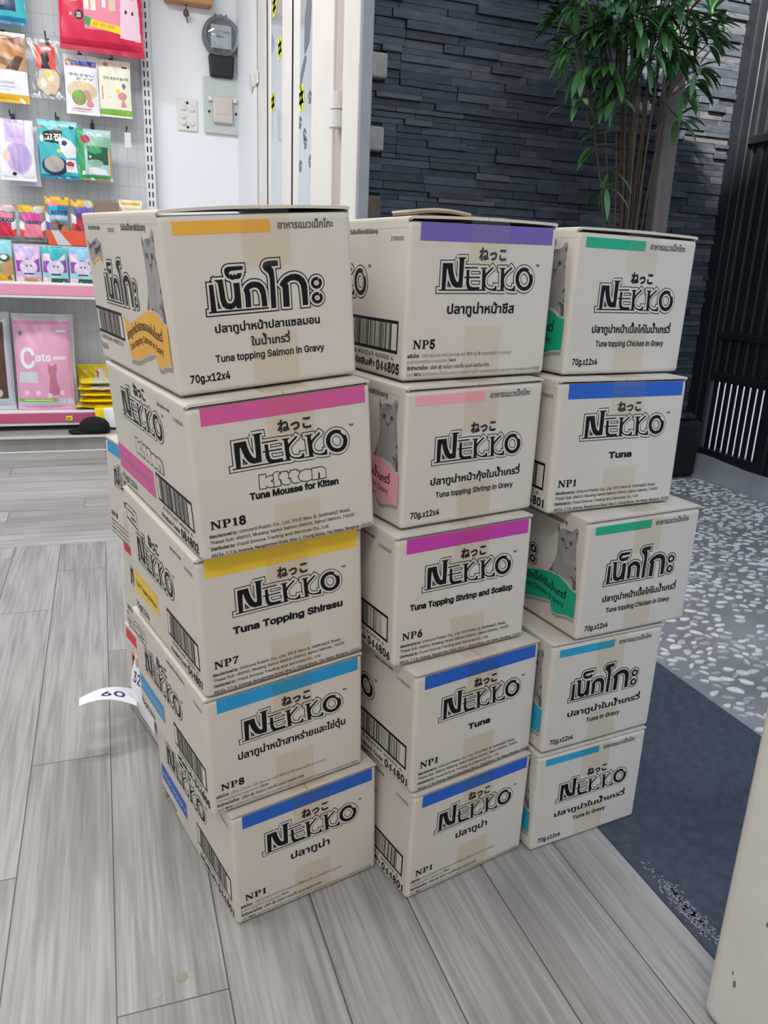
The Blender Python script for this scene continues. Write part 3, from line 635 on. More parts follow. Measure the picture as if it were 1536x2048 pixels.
carton('carton', 'carton with red band tucked behind the yellow one, middle of its stack', back_box(0.012, 1.965, .25, .5), frontA(RED, 'ปลาทูน่า', 'NP4', True, fl(112, 194)), plain_side, group=G3[3])
carton('carton', 'carton with red band on the floor behind the left stack, price paper on it', back_box(0.004, 1.988, 0, .25), frontA(RED, 'ปลาทูน่า', 'NP3', True, fl(112, 194)), plain_side, group=G3[3])

# ------------------------------------------------------------------ the setting
WALLW = mat('white_wall_paint', (238, 240, 244), rough=0.6, spec=0.3, vary=0.015, vscale=2, bump=0.05, bscale=12)
CEILM = mat('ceiling_paint', (235, 235, 232), rough=0.8)
FRAMEW = mat('cream_white_enamel', (226, 221, 214), rough=0.35, spec=0.5, vary=0.03, vscale=6)
FRAMEG = mat('grey_enamel', (146, 147, 152), rough=0.45, vary=0.05, vscale=10)
DARKGAP = mat('flat_black', (18, 18, 20), rough=0.8)  # flat black for unlit gaps and slots, and for sticker centres
PLASTW = mat('white_plastic', (228, 226, 220), rough=0.4, spec=0.5)

def plank_material(name, along, x0, w, ln, seed, dark, light, joints={}):
    m = bpy.data.materials.new(name); m.use_nodes = True; nt = m.node_tree; b = nt.nodes['Principled BSDF']; N = nt.nodes.new; L = nt.links.new
    b.inputs['Roughness'].default_value = 0.42; b.inputs['Specular IOR Level'].default_value = 0.4
    tc = N('ShaderNodeTexCoord'); sx = N('ShaderNodeSeparateXYZ'); L(tc.outputs['Object'], sx.inputs[0])
    def M(op, a, b_=None, c=None):
        n = N('ShaderNodeMath'); n.operation = op
        for i, v in enumerate((a, b_, c)):
            if v is None: continue
            if isinstance(v, (int, float)): n.inputs[i].default_value = v
            else: L(v, n.inputs[i])
        return n.outputs[0]
    X, Y = (sx.outputs['X'], sx.outputs['Y']) if along == 'y' else (sx.outputs['Y'], sx.outputs['X'])
    u = M('DIVIDE', M('SUBTRACT', X, x0 * S), w * S); row = M('FLOOR', u); fu = M('FRACT', u)
    wn = N('ShaderNodeTexWhiteNoise'); wn.noise_dimensions = '1D'; L(M('ADD', row, seed), wn.inputs['W'])
    off = wn.outputs['Value']
    for k_, jy in joints.items():
        eq = M('COMPARE', row, float(k_), 0.1); off = M('ADD', M('MULTIPLY', off, M('SUBTRACT', 1.0, eq)), M('MULTIPLY', eq, 3.0 - jy / ln))
    v = M('ADD', M('DIVIDE', Y, ln * S), off); col = M('FLOOR', v); fv = M('FRACT', v)
    cx = N('ShaderNodeCombineXYZ'); L(row, cx.inputs[0]); L(col, cx.inputs[1]); cx.inputs[2].default_value = seed
    w2 = N('ShaderNodeTexWhiteNoise'); w2.noise_dimensions = '3D'; L(cx.outputs[0], w2.inputs['Vector'])
    # grain: long streaks along the plank, shifted per plank
    g = N('ShaderNodeCombineXYZ'); L(M('MULTIPLY', X, 32 / S), g.inputs[0]); L(M('MULTIPLY', Y, 1.6 / S), g.inputs[1]); L(M('MULTIPLY', w2.outputs['Value'], 40.0), g.inputs[2])
    n1 = N('ShaderNodeTexNoise'); n1.inputs['Scale'].default_value = 1.0; n1.inputs['Detail'].default_value = 7; n1.inputs['Roughness'].default_value = 0.62; n1.inputs['Distortion'].default_value = 0.9
    L(g.outputs[0], n1.inputs['Vector'])
    g2 = N('ShaderNodeCombineXYZ'); L(M('MULTIPLY', X, 5 / S), g2.inputs[0]); L(M('MULTIPLY', Y, 1.3 / S), g2.inputs[1]); L(M('MULTIPLY', w2.outputs['Value'], 17.0), g2.inputs[2])
    n2 = N('ShaderNodeTexNoise'); n2.inputs['Scale'].default_value = 1.0; n2.inputs['Detail'].default_value = 3; L(g2.outputs[0], n2.inputs['Vector'])
    g3 = N('ShaderNodeCombineXYZ'); L(M('MULTIPLY', X, 120 / S), g3.inputs[0]); L(M('MULTIPLY', Y, 4 / S), g3.inputs[1]); L(w2.outputs['Value'], g3.inputs[2])
    n3 = N('ShaderNodeTexNoise'); n3.inputs['Scale'].default_value = 1.0; n3.inputs['Detail'].default_value = 2; L(g3.outputs[0], n3.inputs['Vector'])
    t = M('ADD', M('ADD', M('MULTIPLY_ADD', n1.outputs['Fac'], 0.55, 0.10), M('MULTIPLY_ADD', n2.outputs['Fac'], 0.42, 0.065)), M('ADD', M('MULTIPLY_ADD', w2.outputs['Value'], 0.16, 0.07), M('MULTIPLY_ADD', n3.outputs['Fac'], 0.48, -0.09)))
    r = N('ShaderNodeValToRGB'); e = r.color_ramp.elements
    e[0].position = 0.62; e[0].color = lin(dark); e[1].position = 1.22 if False else 1.0; e[1].color = lin(light)
    mid = r.color_ramp.elements.new(0.84); mid.color = lin(tuple((a * 0.45 + c_ * 0.55) for a, c_ in zip(dark, light)))
    L(M('MULTIPLY', t, 0.92), r.inputs['Fac'])
    # seams: a bevelled joint darker than the boards
    edge = M('MINIMUM', M('MULTIPLY', M('MINIMUM', fu, M('SUBTRACT', 1.0, fu)), w), M('MULTIPLY', M('MINIMUM', fv, M('SUBTRACT', 1.0, fv)), ln))
    s = M('LESS_THAN', edge, 0.0013)
    mx = N('ShaderNodeMixRGB'); L(s, mx.inputs[0]); L(r.outputs[0], mx.inputs[1]); mx.inputs[2].default_value = lin((84, 78, 74)); L(mx.outputs[0], b.inputs['Base Color'])
    bp = N('ShaderNodeBump'); bp.inputs['Strength'].default_value = 0.18; bp.inputs['Distance'].default_value = 0.002
    L(M('SUBTRACT', n1.outputs['Fac'], M('MULTIPLY', s, 1.5)), bp.inputs['Height']); L(bp.outputs[0], b.inputs['Normal'])
    MATS[name] = m; return m
PLK = plank_material('grey_wood_planks', 'y', 0.8430, 0.1776, 1.30, 3.0, (116, 112, 109), (169, 166, 163), {-8: 1.95, -7: 1.389, -6: 1.762, -5: 1.022, -4: 1.5, -3: .62, -2: .5, -1: .45, 0: .55})
PLK2 = plank_material('grey_wood_planks_across', 'x', 3.38, 0.178, 1.25, 9.0, (120, 117, 113), (176, 174, 171))
def slab(name, lo, hi, m, kind='structure', origin=(0, 0, 0), **k):
    b = MB(); b.box(lo, hi, m); return b.build(name, kind=kind, origin=origin, **k)
slab('floor', (-3.0, -2.6, -0.06), (0.965, 3.38, 0), PLK)
slab('floor_back', (-3.0, 3.38, -0.06), (0.965, 5.2, 0), PLK2)
pb = MB(); pb.box((-3.0, 5.2, -0.06), (0.965, 5.99, 0.088), PLK2); pb.build('platform', kind='structure', origin=(0, 0, 0))
pb = MB(); pb.rbox((-3.0, 5.185, 0.086), (0.965, 5.24, 0.097), mat('pale_edge_strip', (196, 190, 180), rough=0.4), 0.004, 2); pb.build('trim_1', kind='structure', origin=(0, 0, 0))
pb = MB(); pb.rbox((-3.0, 5.188, 0.0), (0.965, 5.2, 0.007), PLASTW, 0.002, 2); pb.build('trim_2', kind='structure', origin=(0, 0, 0))
slab('wall_back', (-3.1, 5.95, -0.06), (1.06, 6.05, 3.60), WALLW)
slab('wall_left', (-3.1, -2.7, -0.06), (-3.0, 5.95, 3.60), WALLW)
slab('wall_front', (-3.1, -2.7, -0.06), (1.06, -2.6, 3.60), WALLW)
slab('ceiling', (-3.1, -2.7, 3.60), (1.12, 6.05, 3.70), CEILM)
fb = MB(); fb.box((0.965, 5.23, -0.06), (1.06, 5.95, 3.60), WALLW); fb.box((0.965, -2.6, 3.25), (1.06, 5.23, 3.60), WALLW); fb.box((0.98, -2.6, -0.06), (1.06, 0.28, 3.25), WALLW)
fb.build('wall_right', kind='structure', origin=(0, 0, 0))
# tube lamps on the ceiling
LAMP = bpy.data.materials.new('lamp_diffuser'); LAMP.use_nodes = True
LAMP.node_tree.nodes['Principled BSDF'].inputs['Emission Color'].default_value = (1, 1, 1, 1); LAMP.node_tree.nodes['Principled BSDF'].inputs['Emission Strength'].default_value = 4.0
for i, (x, y) in enumerate(((-0.8, 4.0), (-1.0, 1.5), (-0.9, -0.9))):
    rt = empty('ceiling_lamp', (x, y, 3.47), 'white tube lamp on the ceiling ' + ('near the shelves', 'left of the cartons', 'behind the viewer')[i], 'lamp', 'ceiling tube lamps')
    b = MB(); b.rbox((x - 1.1, y - 0.14, 3.52), (x + 1.1, y + 0.14, 3.60), PLASTW, 0.01, 2); b.build('housing', rt)
    b = MB()
    for d in (-0.06, 0.06): b.tube([(x - 1.05, y + d, 3.50), (x + 1.05, y + d, 3.50)], 0.026, LAMP, 10)
    b.build('tube', rt)

# ------------------------------------------------------------------ courtyard
CEM = mat('cement_ground', (136, 136, 138), rough=0.8, vary=0.22, vscale=3.5, bump=0.3, bscale=60)
slab('ground', (0.965, -3.0, -0.08), (3.62, 4.6, -0.004), CEM)
slab('road', (3.62, -8.0, -0.08), (16.0, 14.0, -0.02), mat('pale_road_concrete', (196, 188, 182), rough=0.9, vary=0.08, vscale=2))
MATM = mat('black_rubber_mat', (68, 75, 88), rough=0.75, spec=0.3, vary=0.22, vscale=45, bump=0.25, bscale=220)
mb_ = MB(); mb_.rbox((0.967, -1.2, -0.004), (1.61, 3.05, 0.0012), MATM, 0.002, 1)
P_ = Print(mb_, lambda u, v, l: (u, v, 0.0012 + l * 0.0002)); rr = random.Random(5)
DUST = mat('white_dust', (150, 150, 160), rough=0.9)
for k in range(420):
    t = rr.gauss(0, 1); x = 0.998 + rr.gauss(0, 0.009); y = 0.94 + t * 0.05
    P_.ell(x, y, rr.uniform(.0008, .0026), rr.uniform(.001, .004), DUST, 1, 6)
for k in range(260):
    P_.ell(rr.uniform(0.98, 1.6), rr.uniform(0.6, 2.6), rr.uniform(.0006, .0013), rr.uniform(.0006, .0016), DUST, 1, 5)
tag(mb_.build('floor_mat', origin=(1.3, 1.0, -0.004)), 'dark grey rubber mat on the ground along the edge of the wood floor', 'mat')
# pebbles set in the cement
PEB = bpy.data.materials.new('white_pebble'); PEB.use_nodes = True
_n = PEB.node_tree; _b = _n.nodes['Principled BSDF']; _g = _n.nodes.new('ShaderNodeNewGeometry'); _rp = _n.nodes.new('ShaderNodeValToRGB')
_rp.color_ramp.elements[0].color = lin((164, 164, 164)); _rp.color_ramp.elements[1].color = lin((224, 222, 220)); _rp.color_ramp.elements[1].position = 0.6
_n.links.new(_g.outputs['Random Per Island'], _rp.inputs[0]); _n.links.new(_rp.outputs[0], _b.inputs['Base Color']); _b.inputs['Roughness'].default_value = 0.45
pv = MB(); rr = random.Random(11); placed = {}
from mathutils import noise as _mn
for k in range(14000):
    x = rr.uniform(1.63, 3.56); y = rr.uniform(0.3, 3.95)
    if (x - 2.66) ** 2 + (y - 3.66) ** 2 < .25 ** 2 or (x > 3.26 and y > 3.82) or (x > 3.48) or (abs(x - 2.985) < .09 and y > 3.8): continue
    d = _mn.noise(Vector((x * 1.1 + 3, y * 1.5, 0.3)))
    if d < -0.12 + rr.uniform(-.12, .12): continue
    a_ = rr.uniform(.013, .027); b_ = a_ * rr.uniform(.36, .7); cell = (int(x / .05), int(y / .05)); ok = True
    for i in (-1, 0, 1):
        for j in (-1, 0, 1):
            for (px, py, pr_) in placed.get((cell[0] + i, cell[1] + j), ()):
                if (px - x) ** 2 + (py - y) ** 2 < ((pr_ + a_) * .82) ** 2: ok = False
    if not ok: continue
    placed.setdefault(cell, []).append((x, y, a_)); an = rr.gauss(-0.36, 0.5); n = 9; vs = []
    for rad, h in ((1.0, -.004), (.94, .0006), (.6, .0018)):
        for q in range(n):
            t = 2 * PI * q / n; w_ = 1 + 0.13 * math.sin(3 * t + k); ex, ey = math.cos(t) * a_ * rad * w_, math.sin(t) * b_ * rad * w_
            vs.append((x + ex * math.cos(an) - ey * math.sin(an), y + ex * math.sin(an) + ey * math.cos(an), h))
    vs.append((x, y, .0022))
    fs = [(i * n + q, i * n + (q + 1) % n, (i + 1) * n + (q + 1) % n, (i + 1) * n + q) for i in range(2) for q in range(n)] + [(2 * n + q, 2 * n + (q + 1) % n, 3 * n) for q in range(n)]
    pv.add(vs, fs, PEB)
tag(pv.build('pebbles', kind='stuff', origin=(2.5, 2, 0), smooth=True), 'white pebbles set in the grey cement of the yard', 'pebbles')
# slate ledger wall
SLATE = bpy.data.materials.new('slate_ledger'); SLATE.use_nodes = True
_n = SLATE.node_tree; _b = _n.nodes['Principled BSDF']; _g = _n.nodes.new('ShaderNodeNewGeometry'); _rp = _n.nodes.new('ShaderNodeValToRGB')
for p_, c_ in ((0.0, (52, 57, 65)), (0.5, (66, 72, 81)), (0.85, (78, 84, 93)), (1.0, (96, 94, 93))):
    e = _rp.color_ramp.elements[0] if p_ == 0 else (_rp.color_ramp.elements[-1] if p_ == 1.0 else _rp.color_ramp.elements.new(p_)); e.position = p_; e.color = lin(c_)
_tc2 = _n.nodes.new('ShaderNodeTexCoord'); _mp = _n.nodes.new('ShaderNodeMapping'); _mp.inputs['Scale'].default_value = (1, 1, 3)
_ns = _n.nodes.new('ShaderNodeTexNoise'); _ns.inputs['Scale'].default_value = 14 / S; _ns.inputs['Detail'].default_value = 6
_n.links.new(_tc2.outputs['Object'], _mp.inputs[0]); _n.links.new(_mp.outputs[0], _ns.inputs['Vector'])
_mx = _n.nodes.new('ShaderNodeMixRGB'); _mx.blend_type = 'OVERLAY'; _mx.inputs[0].default_value = 0.55
_n.links.new(_g.outputs['Random Per Island'], _rp.inputs[0]); _n.links.new(_rp.outputs[0], _mx.inputs[1]); _n.links.new(_ns.outputs['Fac'], _mx.inputs[2]); _n.links.new(_mx.outputs[0], _b.inputs['Base Color'])
_bp = _n.nodes.new('ShaderNodeBump'); _bp.inputs['Strength'].default_value = 0.5; _bp.inputs['Distance'].default_value = 0.006; _n.links.new(_ns.outputs['Fac'], _bp.inputs['Height']); _n.links.new(_bp.outputs[0], _b.inputs['Normal'])
_b.inputs['Roughness'].default_value = 0.55; _b.inputs['Specular IOR Level'].default_value = 0.45
CREAM = mat('cream_sandstone', (176, 168, 156), rough=0.7, vary=0.2, vscale=14, bump=0.5, bscale=40)
CREAM2 = mat('tan_sandstone', (118, 98, 82), rough=0.8, vary=0.2, vscale=14, bump=0.4, bscale=40)
sw = MB(); sw.box((1.06, 4.10, -0.08), (3.7, 4.4, 4.2), mat('mortar', (44, 47, 52), rough=0.9)); rr = random.Random(3); z = -0.02
quoins = ((1.27, 1.395, 2.075, 2.185, CREAM), (1.265, 1.39, 1.745, 1.858, CREAM), (1.265, 1.388, 1.40, 1.535, CREAM2))
while z < 4.15:
    h = rr.choice((.024, .028, .034, .04)); x = 1.06 - rr.uniform(0, .2)
    while x < 3.68:
        ln_ = rr.uniform(.10, .42); x1 = min(x + ln_, 3.69)
        x0c = max(x, 1.06)
        for q in quoins:
            if z < q[3] and z + h > q[2] and x0c < q[1] and x1 > q[0]: x0c = max(x0c, q[1]); x1 = max(x1, x0c + .08)
        if x1 > x0c + .01:
            d_ = rr.choice((.006, .010, .014, .018, .028)) + rr.uniform(0, .003)
            sw.rbox((x0c + .0006, 4.10 - d_, z + .0005), (x1 - .0006, 4.12, z + h - .0004), SLATE, .0022, 1)
        x = x1 + .0005
        if x >= 3.68: break
    z += h
for q in quoins: sw.rbox((q[0], 4.045, q[2]), (q[1], 4.12, q[3]), q[4], .010, 2)
sw.build('wall_slate', kind='structure', origin=(2.0, 4.1, 0))
# black sheet gate on the far side of the yard
GB = mat('black_gate_paint', (27, 33, 39), rough=0.45, spec=0.45, vary=0.2, vscale=5)
gr = empty('yard_gate', (3.6, 2.3, 0.06), 'black metal gate with slatted foot closing the yard beside the slate wall', 'gate')
b = MB(); b.rbox((3.55, 4.00, 0.0), (3.68, 4.09, 3.2), GB, .006, 2); b.build('gate_post', gr)
b = MB()
for k in range(60):     # corrugated sheet
    y0 = 3.97 - k * 0.075; y1 = y0 - 0.075
    if y1 < -0.6: break
    for (ya, yb, xa, xb) in ((y0, y0 - .03, 3.60, 3.60), (y0 - .03, y0 - .0375, 3.60, 3.615), (y0 - .0375, y0 - .0675, 3.615, 3.615), (y0 - .0675, y1, 3.615, 3.60)):
        if abs(ya - 3.42) < 0.02: continue
        b.add([(xa, ya, .62), (xb, yb, .62), (xb, yb, 3.1), (xa, ya, 3.1)], [(0, 1, 2, 3)], GB)
b.build('sheet_panel', gr)
b = MB()
for z0, z1 in ((0.11, 0.175), (0.60, 0.655), (0.855, 0.90), (1.95, 2.0), (3.05, 3.12)): b.rbox((3.575, -0.6, z0), (3.63, 4.0, z1), GB, .005, 1)
for y in (3.98, 3.44, 2.0, 0.6, -0.55): b.rbox((3.57, y - .03, .11), (3.635, y + .03, 3.1), GB, .005, 1)
b.build('gate_frame', gr)
for k in range(60):
    y = 3.915 - k * 0.0515
    if y < 0.9: break
    b = MB(); b.rbox((3.60, y - .0185, .17), (3.606, y + .0185, .61), GB, .001, 1); b.build('slat', gr)
b = MB(); b.tube([(3.565, 3.52, 2.05), (3.53, 3.52, 2.03), (3.53, 3.52, 1.80), (3.565, 3.52, 1.78)], .012, mat('dull_steel', (150, 156, 160), rough=0.3, metal=0.9), 8); b.build('bolt', gr)
b = MB(); vs = []; fs = []; n = 40
TARP = mat('grey_tarpaulin', (168, 172, 178), rough=0.45, vary=0.06, vscale=10)
for i in range(n + 1):
    y = 4.02 - 3.4 * i / n; w_ = .012 * math.sin(i * 1.3) + .008 * math.sin(i * 2.9)
    for j, zz in enumerate((.004, .06, .135 + .010 * math.sin(i * .7))): vs.append((3.535 + w_ * (1 - j * .3) - (.02 if j == 0 else 0), y, zz))
for i in range(n):
    for j in range(2): a = i * 3 + j; fs.append((a, a + 3, a + 4, a + 1))
b.add(vs, fs, TARP); b.add([(x + .004, y, z) for x, y, z in vs], [f[::-1] for f in fs], TARP)
tag(b.build('tarpaulin_strip', smooth=True), 'pale grey tarpaulin strip along the foot of the black gate', 'tarpaulin')
b = MB(); b.rbox((3.30, 3.86, -.004), (3.50, 4.05, .36), mat('black_plastic', (22, 25, 28), rough=0.5), .03, 3); b.lathe([(.07, 0), (.085, .02), (.06, .05)], (3.4, 3.95, .355), (0, 0, 1), MATS['black_plastic'], 16)
tag(b.build('black_canister'), 'dark canister on the ground in the corner by the gate', 'canister')

# ------------------------------------------------------------------ potted palm, timber post
LEAF = bpy.data.materials.new('palm_leaf'); LEAF.use_nodes = True
_n = LEAF.node_tree; _b = _n.nodes['Principled BSDF']; _g = _n.nodes.new('ShaderNodeNewGeometry'); _rp = _n.nodes.new('ShaderNodeValToRGB')
_rp.color_ramp.elements[0].color = lin((34, 70, 40)); _rp.color_ramp.elements[1].color = lin((106, 168, 92)); _n.links.new(_g.outputs['Random Per Island'], _rp.inputs[0]); _n.links.new(_rp.outputs[0], _b.inputs['Base Color'])
_b.inputs['Roughness'].default_value = 0.3; _b.inputs['Specular IOR Level'].default_value = 0.6
STEM = mat('cane_stem', (98, 80, 64), rough=0.7, vary=0.25, vscale=30, stretch=(1, 1, 4)); SOIL = mat('soil', (48, 38, 30), rough=1.0); POT = mat('dark_pot', (58, 52, 50), rough=0.6)
pc = Vector((2.66, 3.66, 0.0))
pl = empty('potted_palm', pc, 'tall potted palm with thin canes and green leaves before the slate wall', 'plant')
b = MB(); b.lathe([(.15, 0), (.19, .18), (.22, .42), (.235, .44), (.235, .48), (.205, .48), (.20, .43)], pc, (0, 0, 1), POT, 28); b.build('pot', pl)
b = MB(); b.lathe([(.20, .40), (.1, .435), (.01, .44)], pc, (0, 0, 1), SOIL, 20); b.build('soil', pl)
rr = random.Random(21); tips = []
for k in range(19):
    an = rr.uniform(0, 2 * PI); r0 = rr.uniform(.005, .035); H = rr.uniform(1.95, 2.75)
    lean = Vector((-0.10 + rr.gauss(0, .07), rr.gauss(-.02, .05), 0))
    p0 = pc + Vector((math.cos(an) * r0, math.sin(an) * r0, .43)); pts = []
    for i in range(9):
        t = i / 8; pts.append(p0 + lean * (t ** 1.4) * 1.5 + Vector((rr.gauss(0, .003), rr.gauss(0, .003), (H - .43) * t)))
    tips.append((pts[-1], pts[-2], pts[-3]))
    b = MB(); b.tube(pts, [.0068 - .003 * i / 8 for i in range(9)], STEM, 7); b.build('stem', pl, smooth=True)
b = MB()
def leaf(b, p, d, ln_, wd, droop):
    d = d.normalized(); sd = d.cross(Vector((0, 0, 1)))
    if sd.length < .1: sd = Vector((1, 0, 0))
    sd.normalize(); n = 6; vs = []; fs = []; q = p.copy(); dd = d.copy()
    for i in range(n + 1):
        t = i / n; w_ = wd * (math.sin(PI * min(1, t * .96 + .04)) ** .8) * .5 * (1.15 - .5 * t); up = dd.cross(sd) * -1
        vs += [q - sd * w_ + up * w_ * .25, q, q + sd * w_ + up * w_ * .25]
        q = q + dd * (ln_ / n); dd = (dd + Vector((0, 0, -droop / n))).normalized()
    for i in range(n):
        a = i * 3; fs += [(a, a + 3, a + 4, a + 1), (a + 1, a + 4, a + 5, a + 2)]
    b.add(vs, fs, LEAF)
def fan(p, d, k, ln0, wd0=.045):
    d = d.normalized()
    for i in range(k):
        v = (d + Vector((rr.gauss(0, .75), rr.gauss(0, .6), rr.gauss(.0, .45)))).normalized()
        leaf(b, p + v * .02, v, ln0 * rr.uniform(.7, 1.15), wd0 * rr.uniform(.75, 1.2), rr.uniform(.5, 1.3))
cc = Vector((2.52, 3.6, 2.33))
for k in range(105):   # petioles ending in fans, filling the crown
    p = cc + Vector((rr.gauss(0, .24), rr.gauss(-.04, .11), rr.gauss(.05, .14)))
    p.x = min(max(p.x, 2.14), 3.0); p.y = min(p.y, 3.85)
    tp_ = min(tips, key=lambda t: (t[0] - p).length); st = tp_[0] if rr.random() < .5 else tp_[1]
    b.tube([st, (st + p) / 2 + Vector((0, 0, .03)), p], .003, STEM, 5)
    fan(p, (p - cc) * Vector((1.0, 1.0, .6)) + Vector((0, -.12, -.02)), rr.randint(5, 7), .155, .036)
for (x, y, z, dx, dz, k) in ((2.36, 3.62, 1.86, -1, .3, 3), (2.34, 3.6, 1.80, -.6, -.5, 3), (2.42, 3.6, 1.62, -.6, -.8, 4), (2.44, 3.62, 1.70, .2, -1, 3), (2.42, 3.6, 2.02, -.8, -.4, 4), (2.78, 3.6, 2.08, .6, -.3, 5), (2.86, 3.62, 2.14, .8, -.2, 5), (2.16, 3.6, 2.18, -.9, -.1, 6), (2.2, 3.58, 2.12, -.7, -.4, 6), (2.26, 3.6, 2.28, -.9, .1, 6), (2.34, 3.55, 2.15, -.5, -.4, 6), (2.5, 3.5, 2.18, .1, -.4, 6), (2.62, 3.5, 2.2, .4, -.4, 6), (2.4, 3.5, 2.28, -.2, -.1, 7), (2.55, 3.48, 2.3, .1, -.1, 7)):
    p = Vector((x, y, z)); st = min((t for tt in tips for t in tt), key=lambda t: (t - p).length); st = Vector((2.52, 3.63, z + .03)) if z < 2 else st
    b.tube([st, p], .003, STEM, 5); fan(p, Vector((dx, -.1, dz)), k, .16, .04)
b.build('foliage', pl, smooth=True)
b = MB(); WOODP = mat('weathered_timber', (140, 126, 120), rough=0.85, vary=0.2, vscale=12, stretch=(1, 1, .15), bump=0.4, bscale=30)
b.rbox((2.935, 3.85, -.004), (3.035, 3.93, 2.32), WOODP, .012, 2, fn=lambda c_: (c_[0] - .02 + .012 * math.sin(c_[2] * 3) - (c_[2] - 1.4) * .02, c_[1] + .01 * math.sin(c_[2] * 2), c_[2]))
tag(b.build('timber_post'), 'grey brown timber post standing by the slate wall behind the palm', 'post')

# ------------------------------------------------------------------ shop front: folding glass doors and posts
PANE = bpy.data.materials.new('backed_glass'); PANE.use_nodes = True
_b = PANE.node_tree.nodes['Principled BSDF']; _b.inputs['Base Color'].default_value = lin((176, 184, 194)); _b.inputs['Roughness'].default_value = 0.03; _b.inputs['Specular IOR Level'].default_value = 0.9
_b.inputs['Coat Weight'].default_value = 0.6; _b.inputs['Coat Roughness'].default_value = 0.02
YST = mat('yellow_sticker', (226, 234, 60), rough=0.4); PAW = mat('grey_sticker', (104, 112, 122), rough=0.5); WST = mat('white_sticker', (236, 238, 238), rough=0.4)
ZT = 3.24; FP = .970
def door_leaf(n, y0, y1, g0, g1):
    """a folding leaf seen almost edge-on: stiles, rails, backed glass, black strip for the dark gap at the far edge"""
    d = empty('door_%d' % n, (FP, (y0 + y1) / 2, 0.01), kind='structure')
    b = MB()
    b.rbox((FP, y0, .012), (FP + .045, g0, ZT), FRAMEW, .004, 2); b.rbox((FP, g1, .012), (FP + .045, y1, ZT), FRAMEW, .004, 2)
    b.rbox((FP, g0 - .01, .012), (FP + .045, g1 + .01, .16), FRAMEW, .004, 2); b.rbox((FP, g0 - .01, ZT - .12), (FP + .045, g1 + .01, ZT), FRAMEW, .004, 2)
    b.build('door_frame', d)
    b = MB(); b.box((FP + .004, g0 - .005, .15), (FP + .016, g1 + .005, ZT - .11), PANE); b.build('glass_pane', d)
    b = MB(); b.box((FP + .002, y1, .012), (FP + .04, y1 + .042, ZT), DARKGAP); b.build('dark_gap_strip', d)  # solid black strip, darkness of the gap beside the leaf put into colour
    return d
d1 = door_leaf(1, 4.297, 4.895, 4.514, 4.823)
d2 = door_leaf(2, 3.512, 4.251, 3.877, 4.13)
FX = FP + .0035
def flower(d, y, z, r):
    b = MB(); P = Print(b, lambda u, v, l: (FX - .0006 * l, y - u, z + v))
    for k in range(6): P.ell(r * .55 * math.cos(k * PI / 3), r * .55 * math.sin(k * PI / 3), r * .45, r * .45, YST, 1, 12)
    P.ell(0, 0, r * .5, r * .5, YST, 1, 14); P.ell(0, 0, r * .26, r * .30, DARKGAP, 2, 12); P.ell(0, 0, r * .13, r * .15, YST, 3, 10)
    b.build('flower_sticker', d)
def paw(d, y, z, r):
    b = MB(); P = Print(b, lambda u, v, l: (FX - .0006 * l, y - u, z + v)); P.ell(0, -.2 * r, r * .62, r * .42, PAW, 1, 12)
    for k in range(4): P.ell(r * (-.66 + .44 * k), r * (.38 + .3 * (k in (1, 2))), r * .2, r * .3, PAW, 1, 9)
    b.build('paw_sticker', d)
for y, z in ((4.73, 2.51), (4.585, 2.275), (4.77, 2.047)): flower(d1, y, z, .06)
flower(d2, 4.09, 1.952, .065)
for y, z in ((3.92, 1.92), (4.11, 1.84), (4.02, 1.775), (4.0, 1.735), (4.10, 1.642), (3.90, 1.643)): paw(d2, y, z, .036)
b = MB(); P = Print(b, lambda u, v, l: (FX - .0006 * l, u, v))
P.poly([(3.96, 3.1), (3.965, 2.4), (4.03, 2.28), (4.04, 2.14), (3.99, 2.10), (4.125, 1.985), (4.11, 2.06), (4.03, 2.12), (3.94, 2.16), (3.91, 2.3), (3.93, 2.42), (3.90, 2.5), (3.91, 3.1)], PAW, 1)
b.build('cat_tail_sticker', d2)
b = MB(); b.rbox((FP, 4.939, .012), (1.03, 5.205, ZT), FRAMEW, .004, 2); b.box((FP + .003, 5.205, .012), (1.0, 5.23, ZT), DARKGAP)
j = b.build('trim_3', kind='structure', origin=(1.0, 5.1, 0))
hb = MB(); hb.rbox((.958, 5.16, 2.215), (.967, 5.30, 2.285), FRAMEW, .004, 2); hb.lathe([(.028, 0), (.050, 0), (.050, .012), (.028, .012)], (.962, 5.34, 2.252), (-1, 0, 0), FRAMEW, 20)
hb.build('hasp', j)
b = MB(); b.rbox((FP + .012, 3.33, .0), (1.0, 3.512, ZT), mat('brown_channel', (186, 172, 164), rough=0.5), .002, 1); b.rbox((.958, 3.112, 0), (.985, 3.33, ZT), FRAMEW, .010, 3); b.rbox((.960, 3.080, 0), (1.004, 3.112, ZT), FRAMEG, .004, 2)
j2 = b.build('trim_4', kind='structure', origin=(1.0, 3.2, 0))
for zz in (1.79, 0.5, 2.9):
    hb = MB(); hb.tube([(.968, 3.42, zz - .066), (.968, 3.42, zz - .002)], .036, FRAMEW, 16); hb.tube([(.968, 3.42, zz + .002), (.968, 3.42, zz + .066)], .034, FRAMEW, 16); hb.build('hinge', j2)
b = MB(); b.rbox((.868, .30, .0), (1.0, .752, ZT), mat('worn_white_post', (206, 202, 194), rough=0.45, vary=0.035, vscale=9), .022, 4)
P = Print(b, lambda u, v, l: (.868 - .0004 * l, u, v)); rr = random.Random(4); CHIP = mat('brown_chip', (120, 104, 88), rough=0.8)
for k in range(26): P.ell(rr.uniform(.45, .73), rr.uniform(.02, 1.1), rr.uniform(.0015, .004), rr.uniform(.003, .009), CHIP, 1, 7)
b.build('trim_5', kind='structure', origin=(.93, .5, 0))

